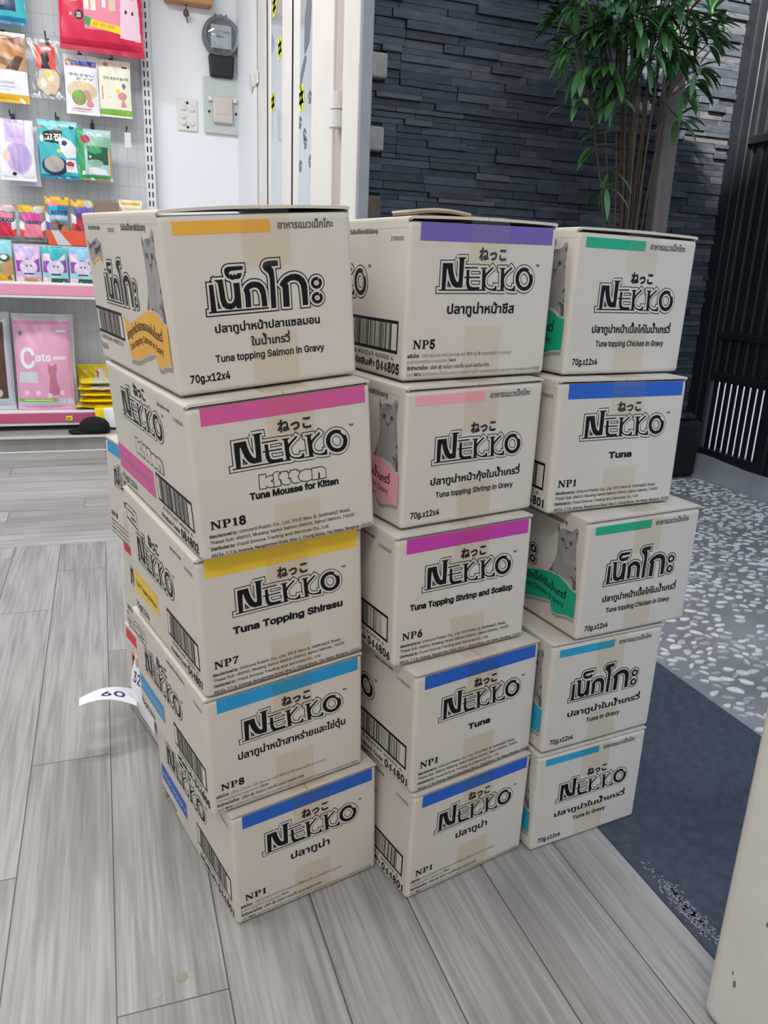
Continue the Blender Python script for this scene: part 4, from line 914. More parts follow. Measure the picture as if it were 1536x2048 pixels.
# ------------------------------------------------------------------ gondola shelf by the back wall
SHW = mat('shelf_white_enamel', (226, 228, 230), rough=0.4, spec=0.5)
PEG = bpy.data.materials.new('wire_grid_panel'); PEG.use_nodes = True
_n = PEG.node_tree; _b = _n.nodes['Principled BSDF']; _tc3 = _n.nodes.new('ShaderNodeTexCoord'); _sx = _n.nodes.new('ShaderNodeSeparateXYZ'); _n.links.new(_tc3.outputs['Object'], _sx.inputs[0])
def _line(sock, pitch, w):
    a = _n.nodes.new('ShaderNodeMath'); a.operation = 'DIVIDE'; _n.links.new(sock, a.inputs[0]); a.inputs[1].default_value = pitch * S
    f = _n.nodes.new('ShaderNodeMath'); f.operation = 'FRACT'; _n.links.new(a.outputs[0], f.inputs[0])
    c_ = _n.nodes.new('ShaderNodeMath'); c_.operation = 'LESS_THAN'; _n.links.new(f.outputs[0], c_.inputs[0]); c_.inputs[1].default_value = w / pitch
    return c_.outputs[0]
_ml = _n.nodes.new('ShaderNodeMath'); _ml.operation = 'MAXIMUM'; _n.links.new(_line(_sx.outputs['X'], .066, .004), _ml.inputs[0]); _n.links.new(_line(_sx.outputs['Z'], .12, .004), _ml.inputs[1])
_mx = _n.nodes.new('ShaderNodeMixRGB'); _mx.inputs[1].default_value = lin((204, 206, 208)); _mx.inputs[2].default_value = lin((182, 185, 189)); _n.links.new(_ml.outputs[0], _mx.inputs[0]); _n.links.new(_mx.outputs[0], _b.inputs['Base Color'])
_b.inputs['Roughness'].default_value = 0.5
PINKR = mat('pink_rail', (226, 150, 176), rough=0.4, spec=0.5); PINKD = mat('deep_pink_rail', (196, 88, 122), rough=0.4, spec=0.5)
gs = empty('gondola_shelf', (-0.9, 5.7, 0.088), 'white gondola shelf with pink price rails by the back wall', 'shelf')
b = MB(); b.box((-2.3, 5.905, .10), (.335, 5.925, 3.0), PEG); b.build('back_panel', gs)
for x0 in (.335, -1.03, -2.36):
    b = MB(); b.rbox((x0, 5.86, .09), (x0 + .062, 5.93, 3.0), SHW, .004, 1); z = .3
    while z < 2.95:
        for dx in (.017, .040): b.box((x0 + dx - .0035, 5.857, z), (x0 + dx + .0035, 5.862, z + .034), DARKGAP)
        z += .056
    b.build('upright', gs)
for z, rail, yf in ((1.008, PINKR, 5.46), (.205, PINKD, 5.46)):
    b = MB(); b.rbox((-2.3, yf + .01, z - .03), (.333, 5.90, z), SHW, .004, 1); s_ = b.build('shelf_board', gs)
    b = MB(); b.rbox((-2.3, yf - .012, z - .085), (.333, yf + .012, z + .012), SHW, .005, 2); r_ = b.build('price_rail', gs)
    b = MB(); b.rbox((-2.3, yf - .0165, z - .066), (.333, yf - .0115, z - .002), rail, .002, 1); b.build('price_strip', r_)
b = MB(); b.rbox((-2.3, 5.62, .088), (.333, 5.9, .175), mat('kick_panel_grey', (150, 146, 142), rough=0.6), .004, 1); b.build('kick_panel', gs)
b = MB(); b.rbox((-.262, 5.437, .152), (-.222, 5.443, .182), mat('yellow_price_tag', (232, 212, 60), rough=0.5), .001, 1); P = Print(b, lambda u, v, l: (u, 5.437 - .0004 * l, v)); P.text('29', -.256, .158, -.236, .014, INK, 1, .03)
tag(b.build('price_tag'), 'small yellow price tag on the lower pink shelf rail', 'price tag')

def C_(n, c, rough=0.28, **k): return mat('pack_' + n, c, rough=rough, spec=0.5, **k)
RED_, PK, LPK, WHT, CRM = C_('red', (214, 40, 76)), C_('pink', (228, 164, 194)), C_('light_pink', (246, 206, 222)), C_('white', (236, 236, 240)), C_('cream', (240, 234, 214))
TEL, AQU, GRNP, DGRN, LGRN = C_('teal', (64, 182, 190)), C_('aqua', (150, 214, 220)), C_('green', (60, 160, 96)), C_('dark_green', (44, 92, 66)), C_('lime_green', (122, 186, 70))
LIL, PUR, VLT, BLU2, NVY = C_('lilac', (206, 186, 228)), C_('purple', (156, 70, 170)), C_('violet', (112, 92, 186)), C_('bright_blue', (40, 178, 220)), C_('navy', (44, 60, 96))
YLW, GLD, ORG, BRN, TAN = C_('yellow', (246, 214, 30)), C_('gold', (226, 176, 40)), C_('orange', (226, 82, 50)), C_('brown', (132, 92, 66)), C_('tan', (196, 152, 108))
BLK, GRY, LGR, SIL = C_('black', (32, 32, 38)), C_('grey', (128, 128, 130)), C_('light_grey', (196, 198, 202)), C_('silver', (196, 200, 208), rough=0.2)
BGE, MAGP = C_('beige', (222, 204, 172)), C_('bright_magenta', (224, 70, 160))
CLEAR = film('clear_pack', (0.96, 0.97, 0.98), gloss=0.25, rough=0.12)
def inside(sh, U, V):
    k = sh[0]
    if k == 'r': return (sh[1] <= U) & (U <= sh[3]) & (sh[2] <= V) & (V <= sh[4])
    if k == 'e': return ((U - sh[1]) / sh[3]) ** 2 + ((V - sh[2]) / sh[4]) ** 2 <= 1
    p = sh[1]; c_ = np.zeros(U.shape, bool)
    for i in range(len(p)):
        x0, y0 = p[i - 1]; x1, y1 = p[i]
        if y0 == y1: continue
        c_ ^= ((y0 > V) != (y1 > V)) & (U < (x1 - x0) * (V - y0) / (y1 - y0) + x0)
    return c_
def pouch(name, label, cat, x0, x1, z0, z1, y, th, base, gfx=(), txt=(), group=None, res=40, lean=0.0, yaw=0.0, puff=1.0, seed=1, back=None, crimp=0.05, hole=False):
    """a filled bag: pillow-shaped front and back with flat sealed edges, print laid out as coloured patches of its skin"""
    res = int(res * 2.4) if gfx else res
    b = MB(); W = x1 - x0; H = z1 - z0; nx = res; ny = max(6, int(res * H / W)); cx = (x0 + x1) / 2
    ph = [random.Random(seed * 7 + i).uniform(0, 6) for i in range(6)]
    def prof(t, c): return 0.0 if t < c or t > 1 - c else math.sin(PI * (t - c) / (1 - 2 * c)) ** 0.55
    def at(u, v, side, lift=0.0):
        d = th * .5 * prof(u, .015) * prof(v, crimp) * puff
        wr = .0035 * math.sin(u * 9 + ph[0] + v * 3) * math.sin(v * 11 + ph[1]) + .002 * math.sin(u * 23 + v * 17 + ph[2])
        wr *= min(1, th / .03); d = d + (wr if d > .002 else wr * .4) + lift
        X = (u - .5) * W * (1 - .03 * prof(v, .02)) ; Y = -d if side else d * .7 + .0015; Z = v * H
        Xr = X * math.cos(yaw) - Y * math.sin(yaw); Yr = X * math.sin(yaw) + Y * math.cos(yaw)
        return (cx + Xr, y + Yr + lean * v * H, z0 + Z)
    for side in (1, 0):
        vs = [at(i / nx, j / ny, side) for j in range(ny + 1) for i in range(nx + 1)]
        by = {}
        G = np.zeros((ny, nx), int)
        if side:
            U, V = np.meshgrid((np.arange(nx) + .5) / nx, (np.arange(ny) + .5) / ny)
            for gi, (sh, mm) in enumerate(gfx): G[inside(sh, U, V)] = gi + 1
        for j in range(ny):
            for i in range(nx):
                m = gfx[G[j, i] - 1][1] if side and G[j, i] else base
                a = j * (nx + 1) + i; q = (a, a + 1, a + nx + 2, a + nx + 1)
                by.setdefault(m, []).append(q if side else q[::-1])
        o = len(b.v); b.v.extend(vs)
        for m, fs in by.items():
            k = b.mi(m)
            for f in fs: b.f.append(tuple(i + o for i in f)); b.m.append(k)
    P = Print(b, lambda u, v, l: at(u, v, 1, .0012))
    for (s_, u0, v0, u1, h, m, sc) in txt: P.text(s_, u0, v0, u1, h, m, 1, bold=.035, script=sc, res=2)
    o = b.build(name, smooth=True)
    return tag(o, label, cat, group)
def blob(cx, cy, rx, ry, seed, n=14):
    r = random.Random(seed); return ('p', [(cx + rx * r.uniform(.75, 1.1) * math.cos(2 * PI * i / n), cy + ry * r.uniform(.75, 1.1) * math.sin(2 * PI * i / n)) for i in range(n)])
HG = 'treat packs hanging on the pegs'
pouch('treat_pack', 'teal pack cut by the top corner, highest on the left of the panel', 'treat pack', -.62, -.318, 2.49, 2.86, 5.74, .05, TEL, [(('r', .0, .18, .82, 1), NVY), (('r', .2, .25, .62, 1), GRY), (blob(.5, .6, .2, .3, 3), LGR), (('r', 0, 0, 1, .1), C_('deep_teal', (28, 120, 160)))], group=HG, seed=2)
def ring(k, cx, cy, r): return [(('e', cx, cy, r, r), k)]
pouch('treat_bag', 'large glossy red bag with white cat face, hanging beside the slotted upright', 'treat pack', -.143, .349, 2.376, 2.98, 5.66, .09, RED_,
      [(('e', .55, .90, .40, .24), CRM), (('e', .55, .90, .34, .19), C_('salmon', (226, 170, 158))), (('r', .30, .20, .92, .60), C_('rose_wash', (238, 138, 160))), (('e', .55, .92, .41, .26), CRM), (('e', .55, .93, .35, .21), C_('salmon', (226, 170, 158))),
       (('r', .14, .42, .22, .78), GLD), (('r', .155, .44, .205, .76), BRN), (('e', .235, .31, .05, .045), BLK), (('r', .30, .36, .36, .52), CRM), (('r', .38, .36, .44, .54), CRM), (('r', .52, .40, .56, .56), WHT), (('r', .60, .38, .68, .50), BGE),
       (('p', [(.30, .29), (.33, .23), (.74, .18), (.74, .25)]), YLW), (('r', .40, .235, .46, .262), GLD), (('r', .48, .23, .55, .257), GLD), (('r', .57, .225, .66, .25), GLD), (('p', [(.30, .31), (.38, .29), (.36, .22), (.30, .24)]), GRNP), (('p', [(.72, .18), (.74, .50), (.78, .58), (.84, .50), (.90, .50), (.94, .57), (.96, .40), (.97, .14), (.72, .15)]), LPK), (('e', .80, .385, .014, .018), BLK), (('e', .88, .38, .014, .018), BLK), (('r', .92, .72, 1, .80), CRM),
       (('r', 0, 0, 1, .10), C_('deep_red', (190, 20, 62)))], [('20', .21, .29, .26, .04, WHT, 'latin'), ('x', .12, .30, .16, .03, WHT, 'latin')], HG, 70, seed=3)
pouch('treat_pack', 'pack of chew sticks with a yellow foot, cut by the left edge', 'treat pack', -.60, -.338, 2.064, 2.445, 5.74, .04, WHT,
      [(('r', 0, .46, 1, .96), TAN), (('p', [(.1, .80), (.9, .62), (.98, .72), (.2, .92)]), C_('caramel', (190, 120, 60))), (('p', [(.0, .6), (.7, .5), (.75, .6), (.1, .7)]), BRN), (('p', [(.5, .9), (.96, .8), (.9, .95)]), C_('rust', (140, 80, 60))), (('p', [(.55, .48), (.8, .46), (.95, .66), (.8, .68)]), C_('bark', (92, 62, 50))), (('r', .2, .26, .7, .30), LGR), (('r', .2, .21, .72, .235), LGR), (('r', .25, .17, .6, .185), LGR), (('r', 0, 0, 1, .12), GLD)],
      [], HG, seed=4)
pk = pouch('treat_pack', 'clear bag of pale puffed bites with a red card, hanging left', 'treat pack', -.33, -.135, 2.105, 2.43, 5.735, .05, CLEAR, [(blob(.54, .30, .36, .25, 5, 18), BGE), (blob(.40, .26, .1, .08, 6), CRM), (blob(.62, .36, .1, .07, 7), CRM), (blob(.66, .2, .1, .07, 8), C_('puff_pink', (228, 190, 170))), (('r', .22, .50, .80, .90), C_('card_red', (222, 88, 72))), (('p', [(.36, .5), (.40, .62), (.38, .74), (.48, .80), (.60, .76), (.62, .64), (.56, .6), (.66, .5)]), BLK), (('r', .40, .82, .70, .87), LPK), (('r', .50, .37, .62, .45), YLW)], group=HG, seed=5, puff=.8)
pouch('treat_pack', 'white pack with blue head stripe and bites in a window, hanging middle row', 'treat pack', -.131, .067, 2.036, 2.369, 5.735, .04, WHT,
      [(('r', .04, .82, .96, .90), C_('stripe_blue', (48, 76, 150))), (('e', .14, .87, .10, .05), TAN), (('r', .04, .80, .96, .82), C_('coral', (226, 120, 100))), (('e', .5, .40, .46, .16), BGE), (('e', .40, .28, .22, .13), C_('olive', (150, 156, 92))), (('e', .36, .34, .12, .06), LGRN), (('p', [(.55, .42), (.72, .40), (.80, .2), (.68, .16)]), C_('meat_pink', (206, 158, 150))), (('e', .72, .18, .12, .05), C_('pale_red', (226, 150, 140))), (('r', .56, .46, .66, .52), YLW), (('r', .2, .09, .76, .105), C_('coral', (226, 120, 100)))],
      [('やわらかい', .12, .64, .90, .045, GRY, 'kana'), ('ビッツ', .35, .58, .86, .04, C_('moss', (110, 140, 90)), 'kana')], HG, seed=6)
pouch('treat_pack', 'cream flat pack with green foot, rightmost of the middle hanging row', 'treat pack', .065, .262, 2.041, 2.364, 5.745, .02, CRM,
      [(('r', 0, .03, 1, .14), LGRN), (('e', .24, .92, .08, .035), C_('coral', (226, 120, 100))), (('r', .74, .88, .90, .905), BLK), (('e', .78, .56, .06, .05), GRY), (('e', .72, .38, .14, .07), C_('dusty_rose', (214, 152, 142))), (('p', [(.66, .18), (.74, .34), (.86, .2)]), C_('dusty_rose', (214, 152, 142))), (('r', .08, .30, .14, .54), C_('dusty_rose', (214, 152, 142))), (('r', .52, .44, .66, .50), YLW), (('r', .22, .40, .46, .41), LGR), (('r', .22, .34, .46, .35), LGR)],
      [('간식 보양식 레시피', .14, .66, .92, .045, C_('moss', (110, 140, 90)), 'kana')], HG, seed=7)
pouch('treat_pack', 'lilac pack with a round window, leftmost of the lower hanging row', 'treat pack', -.545, -.335, 1.622, 1.972, 5.74, .035, WHT,
      [(('r', .22, .62, .78, 1), LIL), (('e', .56, .38, .36, .27), LIL), (('e', .56, .38, .31, .23), C_('lilac_deep', (188, 164, 214))), (('e', .22, .40, .10, .1), C_('peach', (240, 204, 186))), (('e', .06, .93, .08, .03), RED_), (('e', .40, .11, .06, .028), BLK), (('r', .46, .2, .50, .56), LIL), (('r', .62, .2, .66, .56), LIL), (('r', .30, .25, .34, .5), LIL), (('p', [(.32, .70), (.36, .80), (.40, .72), (.46, .82), (.50, .72), (.58, .80), (.64, .72), (.72, .78), (.72, .70)]), C_('orchid', (206, 160, 214)))], [], HG, seed=8)
pouch('treat_pack', 'plain white pack hanging behind the lilac one', 'treat pack', -.50, -.315, 1.60, 1.95, 5.80, .02, C_('pale_lilac', (222, 222, 236)), group=HG, seed=9, res=24)
pouch('treat_pack', 'teal pack with bold white lettering and a dog picture, lower hanging row', 'treat pack', -.310, -.078, 1.651, 1.986, 5.73, .05, TEL,
      [(('r', 0, .9, 1, 1), AQU), (('p', [(.10, .78), (.16, .62), (.56, .60), (.62, .82), (.36, .84)]), BLK), (('p', [(.5, .7), (.56, .48), (.7, .36), (.94, .38), (.96, .56), (.84, .66), (.66, .72)]), WHT), (('e', .66, .62, .07, .045), NVY), (('e', .60, .60, .02, .015), BLK), (('e', .38, .22, .34, .17), NVY), (('e', .36, .25, .26, .14), C_('stone', (176, 172, 164))), (('p', [(.66, .12), (.68, .34), (.92, .34), (.96, .12)]), WHT), (('e', .78, .26, .10, .05), C_('berry', (180, 60, 84))), (('e', .78, .2, .08, .03), BGE), (('r', .0, 0, 1, .06), C_('deep_teal', (28, 120, 160))), (('r', .46, .45, .56, .51), YLW), (('e', .55, .87, .06, .035), TAN), (('e', .86, .9, .07, .03), NVY), (('e', .08, .68, .05, .06), WHT), (('e', .06, .86, .06, .03), TAN)],
      [('고집', .16, .655, .58, .11, WHT, 'kana')], HG, seed=10)
pouch('treat_pack', 'green pack with a red badge and dark green chews, lower hanging row', 'treat pack', -.085, .122, 1.655, 1.955, 5.725, .05, C_('mint', (176, 206, 204)),
      [(('r', 0, 0, .20, 1), GRNP), (('r', .2, .60, 1, .86), C_('sage', (140, 186, 160))), (('r', .28, .32, .90, .66), DGRN), (('e', .5, .60, .22, .08), GRNP), (('e', .5, .34, .24, .07), C_('sage', (140, 186, 160))), (('e', .24, .80, .14, .08), C_('berry', (180, 60, 84))), (('r', .2, .02, 1, .11), GRNP), (('p', [(.3, .12), (.9, .12), (.8, .22), (.5, .26), (.3, .24)]), WHT), (('r', .1, .10, .20, .18), WHT), (('e', .36, .46, .03, .025), WHT), (('r', .94, 0, 1, .6), C_('ochre', (206, 150, 70))), (('r', .10, 0, 1, .02), ORG)], group=HG, seed=11)
# peg hooks
STL = mat('hook_steel', (60, 62, 66), rough=0.3, metal=0.9)
HK = (('far left, highest row', -.47, 2.46), ('above the clear bag with the red card', -.22, 2.445), ('above the white pack with the blue stripe', -.035, 2.385), ('above the cream flat pack', .155, 2.378), ('above the lilac pack', -.455, 1.995), ('above the teal pack with bold lettering', -.195, 2.005), ('above the green pack', .015, 1.985))
for wh, x, z in HK:
    b = MB(); b.tube([(x, 5.903, z + .005), (x, 5.80, z), (x, 5.70, z - .008), (x, 5.675, z + .018)], .0042, STL, 7); b.box((x - .012, 5.896, z - .03), (x + .012, 5.904, z + .03), STL)
    tag(b.build('peg_hook'), 'thin steel peg hook ' + wh, 'hook', 'peg hooks on the panel')
hk = empty('peg_hook', (.222, 5.9, 1.98), 'bare peg hook with a clear price sleeve, beside the slotted upright', 'hook', 'peg hooks on the panel')
b = MB(); b.tube([(.222, 5.903, 1.985), (.222, 5.74, 1.975), (.222, 5.72, 1.99)], .0042, STL, 7); b.build('hook_rod', hk)
b = MB(); b.rbox((.205, 5.718, 1.865), (.245, 5.722, 1.955), mat('white_sleeve', (216, 220, 224), rough=0.2), .001, 1); b.build('price_sleeve', hk)
# display cartons and pouches on the upper shelf
DG = 'small pouches on the upper shelf'
def nkt(u0, v0, u1, h): return ('NEKKO', u0, v0, u1, h, NVY, 'latin')
def ncat(c_top, band, low): return [(('r', 0, .80, 1, 1), c_top), (('r', .12, .56, .88, .76), band), (('p', [(.1, .05), (.2, .5), (.8, .5), (.9, .05)]), low), (('p', [(0, .6), (.2, .5), (.2, .3), (0, .34)]), WHT), (('p', [(1, .6), (.84, .5), (.84, .3), (1, .34)]), WHT), (('p', [(0, .34), (.2, .28), (.1, .1), (0, .1)]), ORG), (('p', [(1, .34), (.84, .28), (.9, .1), (1, .1)]), ORG), (('r', 0, 0, 1, .12), GRY), (('e', .74, .88, .18, .10), LGR)]
def on_shelf_box(x0, x1, z0, z1, y, label, m=BRN):
    b = MB(); b.rbox((x0, y, z0), (x1, y + .12, z1), m, .004, 1); return tag(b.build('display_box'), label, 'box', 'display boxes on the upper shelf')
for i, (x0, x1, zt, lab) in enumerate(((-.655, -.472, 1.245, 'cardboard display box under the red pouch at the left edge'), (-.468, -.302, 1.25, 'cardboard display box under the magenta pouch'), (-.298, -.153, 1.30, 'cardboard display box under the blue pouch'), (-.149, .0, 1.305, 'cardboard display box under the violet pouch'), (.006, .143, 1.53, 'tall plain brown box between pouches at the back of the upper shelf'), (.148, .30, 1.30, 'cardboard display box hidden behind the top carton'))):
    on_shelf_box(x0, x1, 1.010, zt, 5.70, lab, mat('brown_display_board', (140, 118, 104), rough=0.8))
pouch('food_pouch', 'red pouch standing in the back row of the upper shelf, cut by the left edge', 'food pouch', -.64, -.478, 1.262, 1.481, 5.735, .03, GRY, ncat(C_('salmon', (226, 170, 158)), C_('rose_wash', (238, 138, 160)), RED_), [nkt(.2, .52, .95, .10)], DG, 30, seed=20)
pouch('food_pouch', 'magenta and gold pouch in the back row of the upper shelf', 'food pouch', -.462, -.305, 1.264, 1.483, 5.735, .03, GRY, ncat(GLD, MAGP, C_('rose_wash', (238, 138, 160))), [nkt(.24, .48, .84, .09)], DG, 30, seed=21)
pouch('food_pouch', 'blue and gold pouch in the back row of the upper shelf', 'food pouch', -.303, -.155, 1.315, 1.545, 5.735, .03, GRY, [(('r', 0, .78, 1, 1), GLD), (('r', .15, .72, .5, .86), C_('rose_wash', (238, 138, 160))), (('r', .15, .34, .92, .74), BLU2), (('r', .5, .56, .92, .74), C_('deep_teal', (28, 120, 160))), (('p', [(0, .6), (.16, .48), (.16, .3), (0, .34)]), WHT), (('r', .2, .40, .9, .50), LGR), (('p', [(.2, .28), (.4, .38), (.6, .34), (.5, .24)]), BRN), (('e', .6, .2, .14, .08), C_('bark', (92, 62, 50))), (('e', .76, .14, .16, .1), TAN), (('p', [(0, .34), (.18, .28), (.1, .1), (0, .1)]), VLT)], [nkt(.24, .52, .90, .11)], DG, 30, seed=22)
pouch('food_pouch', 'violet and gold pouch partly behind the top carton', 'food pouch', -.150, -.005, 1.318, 1.535, 5.735, .03, GRY, ncat(GLD, VLT, C_('berry', (180, 60, 84))), [nkt(.22, .50, .84, .10)], DG, 30, seed=23)
pouch('food_pouch', 'pale gold pouch whose top shows above the left stack by the upright', 'food pouch', .148, .295, 1.315, 1.552, 5.735, .03, BGE, [(('r', 0, .8, 1, 1), CRM), (('r', .1, .86, .9, .94), GLD)], [], DG, 30, seed=24)
b = MB(); b.rbox((-.288, 5.575, 1.246), (.01, 5.66, 1.335), ORG, .004, 1); P = Print(b, lambda u, v, l: (u, 5.575 - .0006 * l, v)); P.poly([(-.270, 1.335), (-.225, 1.335), (-.155, 1.247), (-.235, 1.247)], LGR, 1); P.rect(-.13, 1.285, -.03, 1.325, C_('card_red', (222, 88, 72)), 1)
tag(b.build('display_box'), 'flat orange box with a pale slash lying on the front row of pouches', 'box', 'display boxes on the upper shelf')
b = MB(); b.rbox((-.50, 5.555, 1.010), (.02, 5.665, 1.243), mat('grey_display_board', (186, 182, 182), rough=0.7), .004, 1); tag(b.build('display_box'), 'pale display box behind the purple pouches of the front row', 'box', 'display boxes on the upper shelf')
def wcat(top, foot, tab): return [(('r', 0, .78, 1, 1), top), (('r', .04, .30, .96, .66), PUR), (('p', [(.04, .66), (.3, .58), (.5, .66), (.7, .56), (.96, .66), (.96, .80), (.04, .80)]), top), (('e', .52, .42, .34, .20), C_('cat_pale', (224, 208, 228))), (('p', [(.30, .52), (.34, .66), (.44, .58)]), C_('cat_pale', (224, 208, 228))), (('p', [(.60, .58), (.70, .66), (.74, .52)]), C_('cat_pale', (224, 208, 228))), (('e', .46, .46, .05, .03), GRY), (('e', .62, .46, .05, .03), GRY), (('r', .34, .23, .72, .27), NVY), (('r', .06, .60, .34, .80), LPK), (('r', .0, .0, 1, .16), foot), (('r', .32, .04, .98, .15), tab), (('e', .17, .10, .12, .07), LPK), (('p', [(.62, .62), (.92, .82), (.92, .66)]), LPK)]
pouch('food_pouch', 'pale aqua and yellow pouch in the front row, cut by the left edge', 'food pouch', -.66, -.498, 1.012, 1.262, 5.515, .03, AQU, [(('p', [(1, .62), (.5, .4), (.1, .0), (1, 0)]), TAN), (('r', 0, 0, 1, .17), GLD), (('e', .72, .58, .2, .10), DGRN), (('e', .70, .60, .12, .06), WHT), (('e', .4, .28, .18, .08), GRNP), (('e', .86, .11, .1, .05), BRN)], [], DG, 30, seed=25)
pouch('food_pouch', 'purple pouch with lilac head and beige foot, front row of the upper shelf', 'food pouch', -.489, -.341, 1.012, 1.238, 5.515, .03, LIL, wcat(LIL, BGE, TAN), [], DG, 30, seed=26)
pouch('food_pouch', 'purple pouch with teal head and green foot strip, front row of the upper shelf', 'food pouch', -.336, -.184, 1.012, 1.237, 5.515, .03, AQU, wcat(TEL, LPK, DGRN), [], DG, 30, seed=27)
pouch('food_pouch', 'purple pouch with sky blue head, beside the top carton of the left stack', 'food pouch', -.177, -.025, 1.012, 1.239, 5.515, .03, AQU, wcat(C_('sky', (140, 200, 226)), LPK, DGRN), [], DG, 30, seed=28)
# lower shelf
LG = 'big food bags on the lower shelf'
pouch('food_bag', 'silver edged dark brown food bag cut by the left edge', 'food bag', -.84, -.565, .207, .825, 5.58, .12, SIL, [(('r', .04, .12, .86, .90), C_('bark', (92, 62, 50))), (('e', .4, .3, .3, .12), BRN), (('e', .55, .18, .2, .06), LGR)], [], LG, 40, seed=30, lean=.12)
pouch('food_bag', 'white food bag standing behind the pink one', 'food bag', -.535, -.185, .207, .812, 5.70, .08, C_('pale_white', (226, 228, 232)), [], [], LG, 24, seed=31, lean=.12)
KIT = [('p', [(.56, .16), (.58, .26), (.60, .36), (.57, .42), (.585, .50), (.62, .47), (.68, .47), (.72, .51), (.74, .44), (.71, .37), (.73, .28), (.76, .22), (.75, .16)])]
pouch('food_bag', 'pink kitten food bag with a picture of a sitting kitten on the lower shelf', 'food bag', -.552, -.205, .207, .820, 5.56, .11, PK,
      [(('r', 0, .925, 1, 1), LGR), (('r', 0, .89, 1, .925), C_('mid_pink', (226, 140, 182))), (KIT[0], C_('kitten_rose', (196, 120, 142))), (('e', .62, .435, .012, .008), BRN), (('e', .69, .44, .012, .008), BRN), (('r', .06, .29, .38, .40), C_('label_grey', (206, 212, 214))), (('e', .13, .80, .035, .025), GRY), (('r', .75, .815, .92, .835), WHT), (('r', .0, .085, .70, .125), LGRN), (('r', .0, .05, .72, .085), LGR), (('r', .73, .05, 1, .125), LGR),
       (('r', .12, .098, .62, .112), C_('pale_lime', (196, 222, 160))), (('r', .68, .53, .92, .57), LPK), (('e', .17, .185, .045, .028), LPK), (('e', .37, .185, .045, .028), LPK), (('e', .57, .155, .045, .028), LPK), (('e', .80, .185, .045, .028), LPK)],
      [('C', .10, .45, .36, .20, WHT, 'latin'), ('ats', .36, .52, .64, .075, WHT, 'latin'), ('34', .75, .07, .84, .038, WHT, 'latin'), ('10', .88, .07, .97, .038, WHT, 'latin')], LG, 80, seed=32, lean=.12, crimp=.03)
# bright yellow packs lying in a heap, one hanging over the rail
rr = random.Random(9); YG = 'yellow packs heaped on the lower shelf'
labs = ['lowest yellow pack of the heap on the lower shelf', 'second yellow pack from the bottom of the heap', 'middle yellow pack of the heap, crumpled', 'second yellow pack from the top of the heap', 'topmost yellow pack lying with a bird picture on it']
for k in range(5):
    b = MB(); n, m_ = 18, 12; cx, cy, z0 = -.06 + rr.uniform(-.02, .02), 5.60 + rr.uniform(-.015, .015), .218 + k * .040; an = rr.uniform(-.18, .18); vs = {0: [], 1: []}
    for s_ in (0, 1):
        for j in range(m_ + 1):
            for i in range(n + 1):
                u, v = i / n - .5, j / m_ - .5; t = .018 * (math.cos(PI * u) * math.cos(PI * v)) ** .5 if abs(u) < .5 and abs(v) < .5 else 0
                zz = z0 + .012 + (t if s_ else -t) + .003 * math.sin(u * 17 + k * 2) * math.sin(v * 11 + k) * min(1, t / .012 + .2)
                x, y = u * (.27 - .01 * k), v * .22; vs[s_].append((cx + x * math.cos(an) - y * math.sin(an), cy + x * math.sin(an) + y * math.cos(an), zz))
    for s_ in (0, 1):
        o = len(b.v); b.v.extend(vs[s_])
        for j in range(m_):
            for i in range(n):
                a = o + j * (n + 1) + i; q = (a, a + 1, a + n + 2, a + n + 1); b.f.append(q if s_ else q[::-1])
                mm = YLW
                if k == 4 and s_ and 11 <= i <= 15 and 6 <= j <= 10: mm = WHT
                if k >= 3 and s_ and 6 <= i <= 16 and j <= 3: mm = SIL
                b.m.append(b.mi(mm))
    tag(b.build('yellow_pack', smooth=True), labs[k], 'treat pack', YG)
pouch('yellow_pack', 'yellow pack propped upright behind the yellow heap', 'treat pack', -.185, .06, .30, .475, 5.80, .05, YLW, [(('e', .62, .5, .16, .34), WHT), (('p', [(.5, .8), (.58, .7), (.54, .3)]), ORG)], [], YG, 30, seed=41, lean=.1)
b = MB(); vs = []; fs = []; n = 10; wd = 6
pth = [(5.52, .222), (5.46, .226), (5.436, .215), (5.43, .17), (5.426, .12), (5.425, .07), (5.43, .035)]
for i, (y, z) in enumerate(pth):
    for j in range(wd + 1):
        sk = (.222 - z) * .10; vs.append((-.085 + sk + .17 * j / wd - sk * .4 * j / wd, y + .004 * math.sin(j * 1.7 + i), max(z, .102)))
vs2 = [(x, y - .005, z + .004) for x, y, z in vs]
b = MB(); o1 = 0
for i in range(len(pth) - 1):
    for j in range(wd):
        a = i * (wd + 1) + j; q = (a, a + 1, a + wd + 2, a + wd + 1)
        b.add([vs2[k] for k in q], [(0, 1, 2, 3)], YLW if j < 2 else C_('white', (236, 236, 240))); b.add([vs[k] for k in q], [(3, 2, 1, 0)], YLW)
tag(b.build('draped_pack', smooth=True), 'yellow and white pack hanging down over the lower pink rail', 'treat pack')
b = MB(); BLKF = mat('black_felt', (20, 21, 25), rough=0.9)
b.lathe([(.095, 0), (.098, .02), (.09, .05), (.07, .074), (.035, .088), (.004, .091)], (-.09, 5.35, .098), (0, 0, 1), BLKF, 24)
b.lathe([(.004, 0), (.085, 0), (.085, .007), (.004, .009)], (-.165, 5.335, .098), (0, 0, 1), BLKF, 20)
tag(b.build('felt_hat', smooth=True), 'black felt hat lying on the platform under the lower shelf', 'hat')

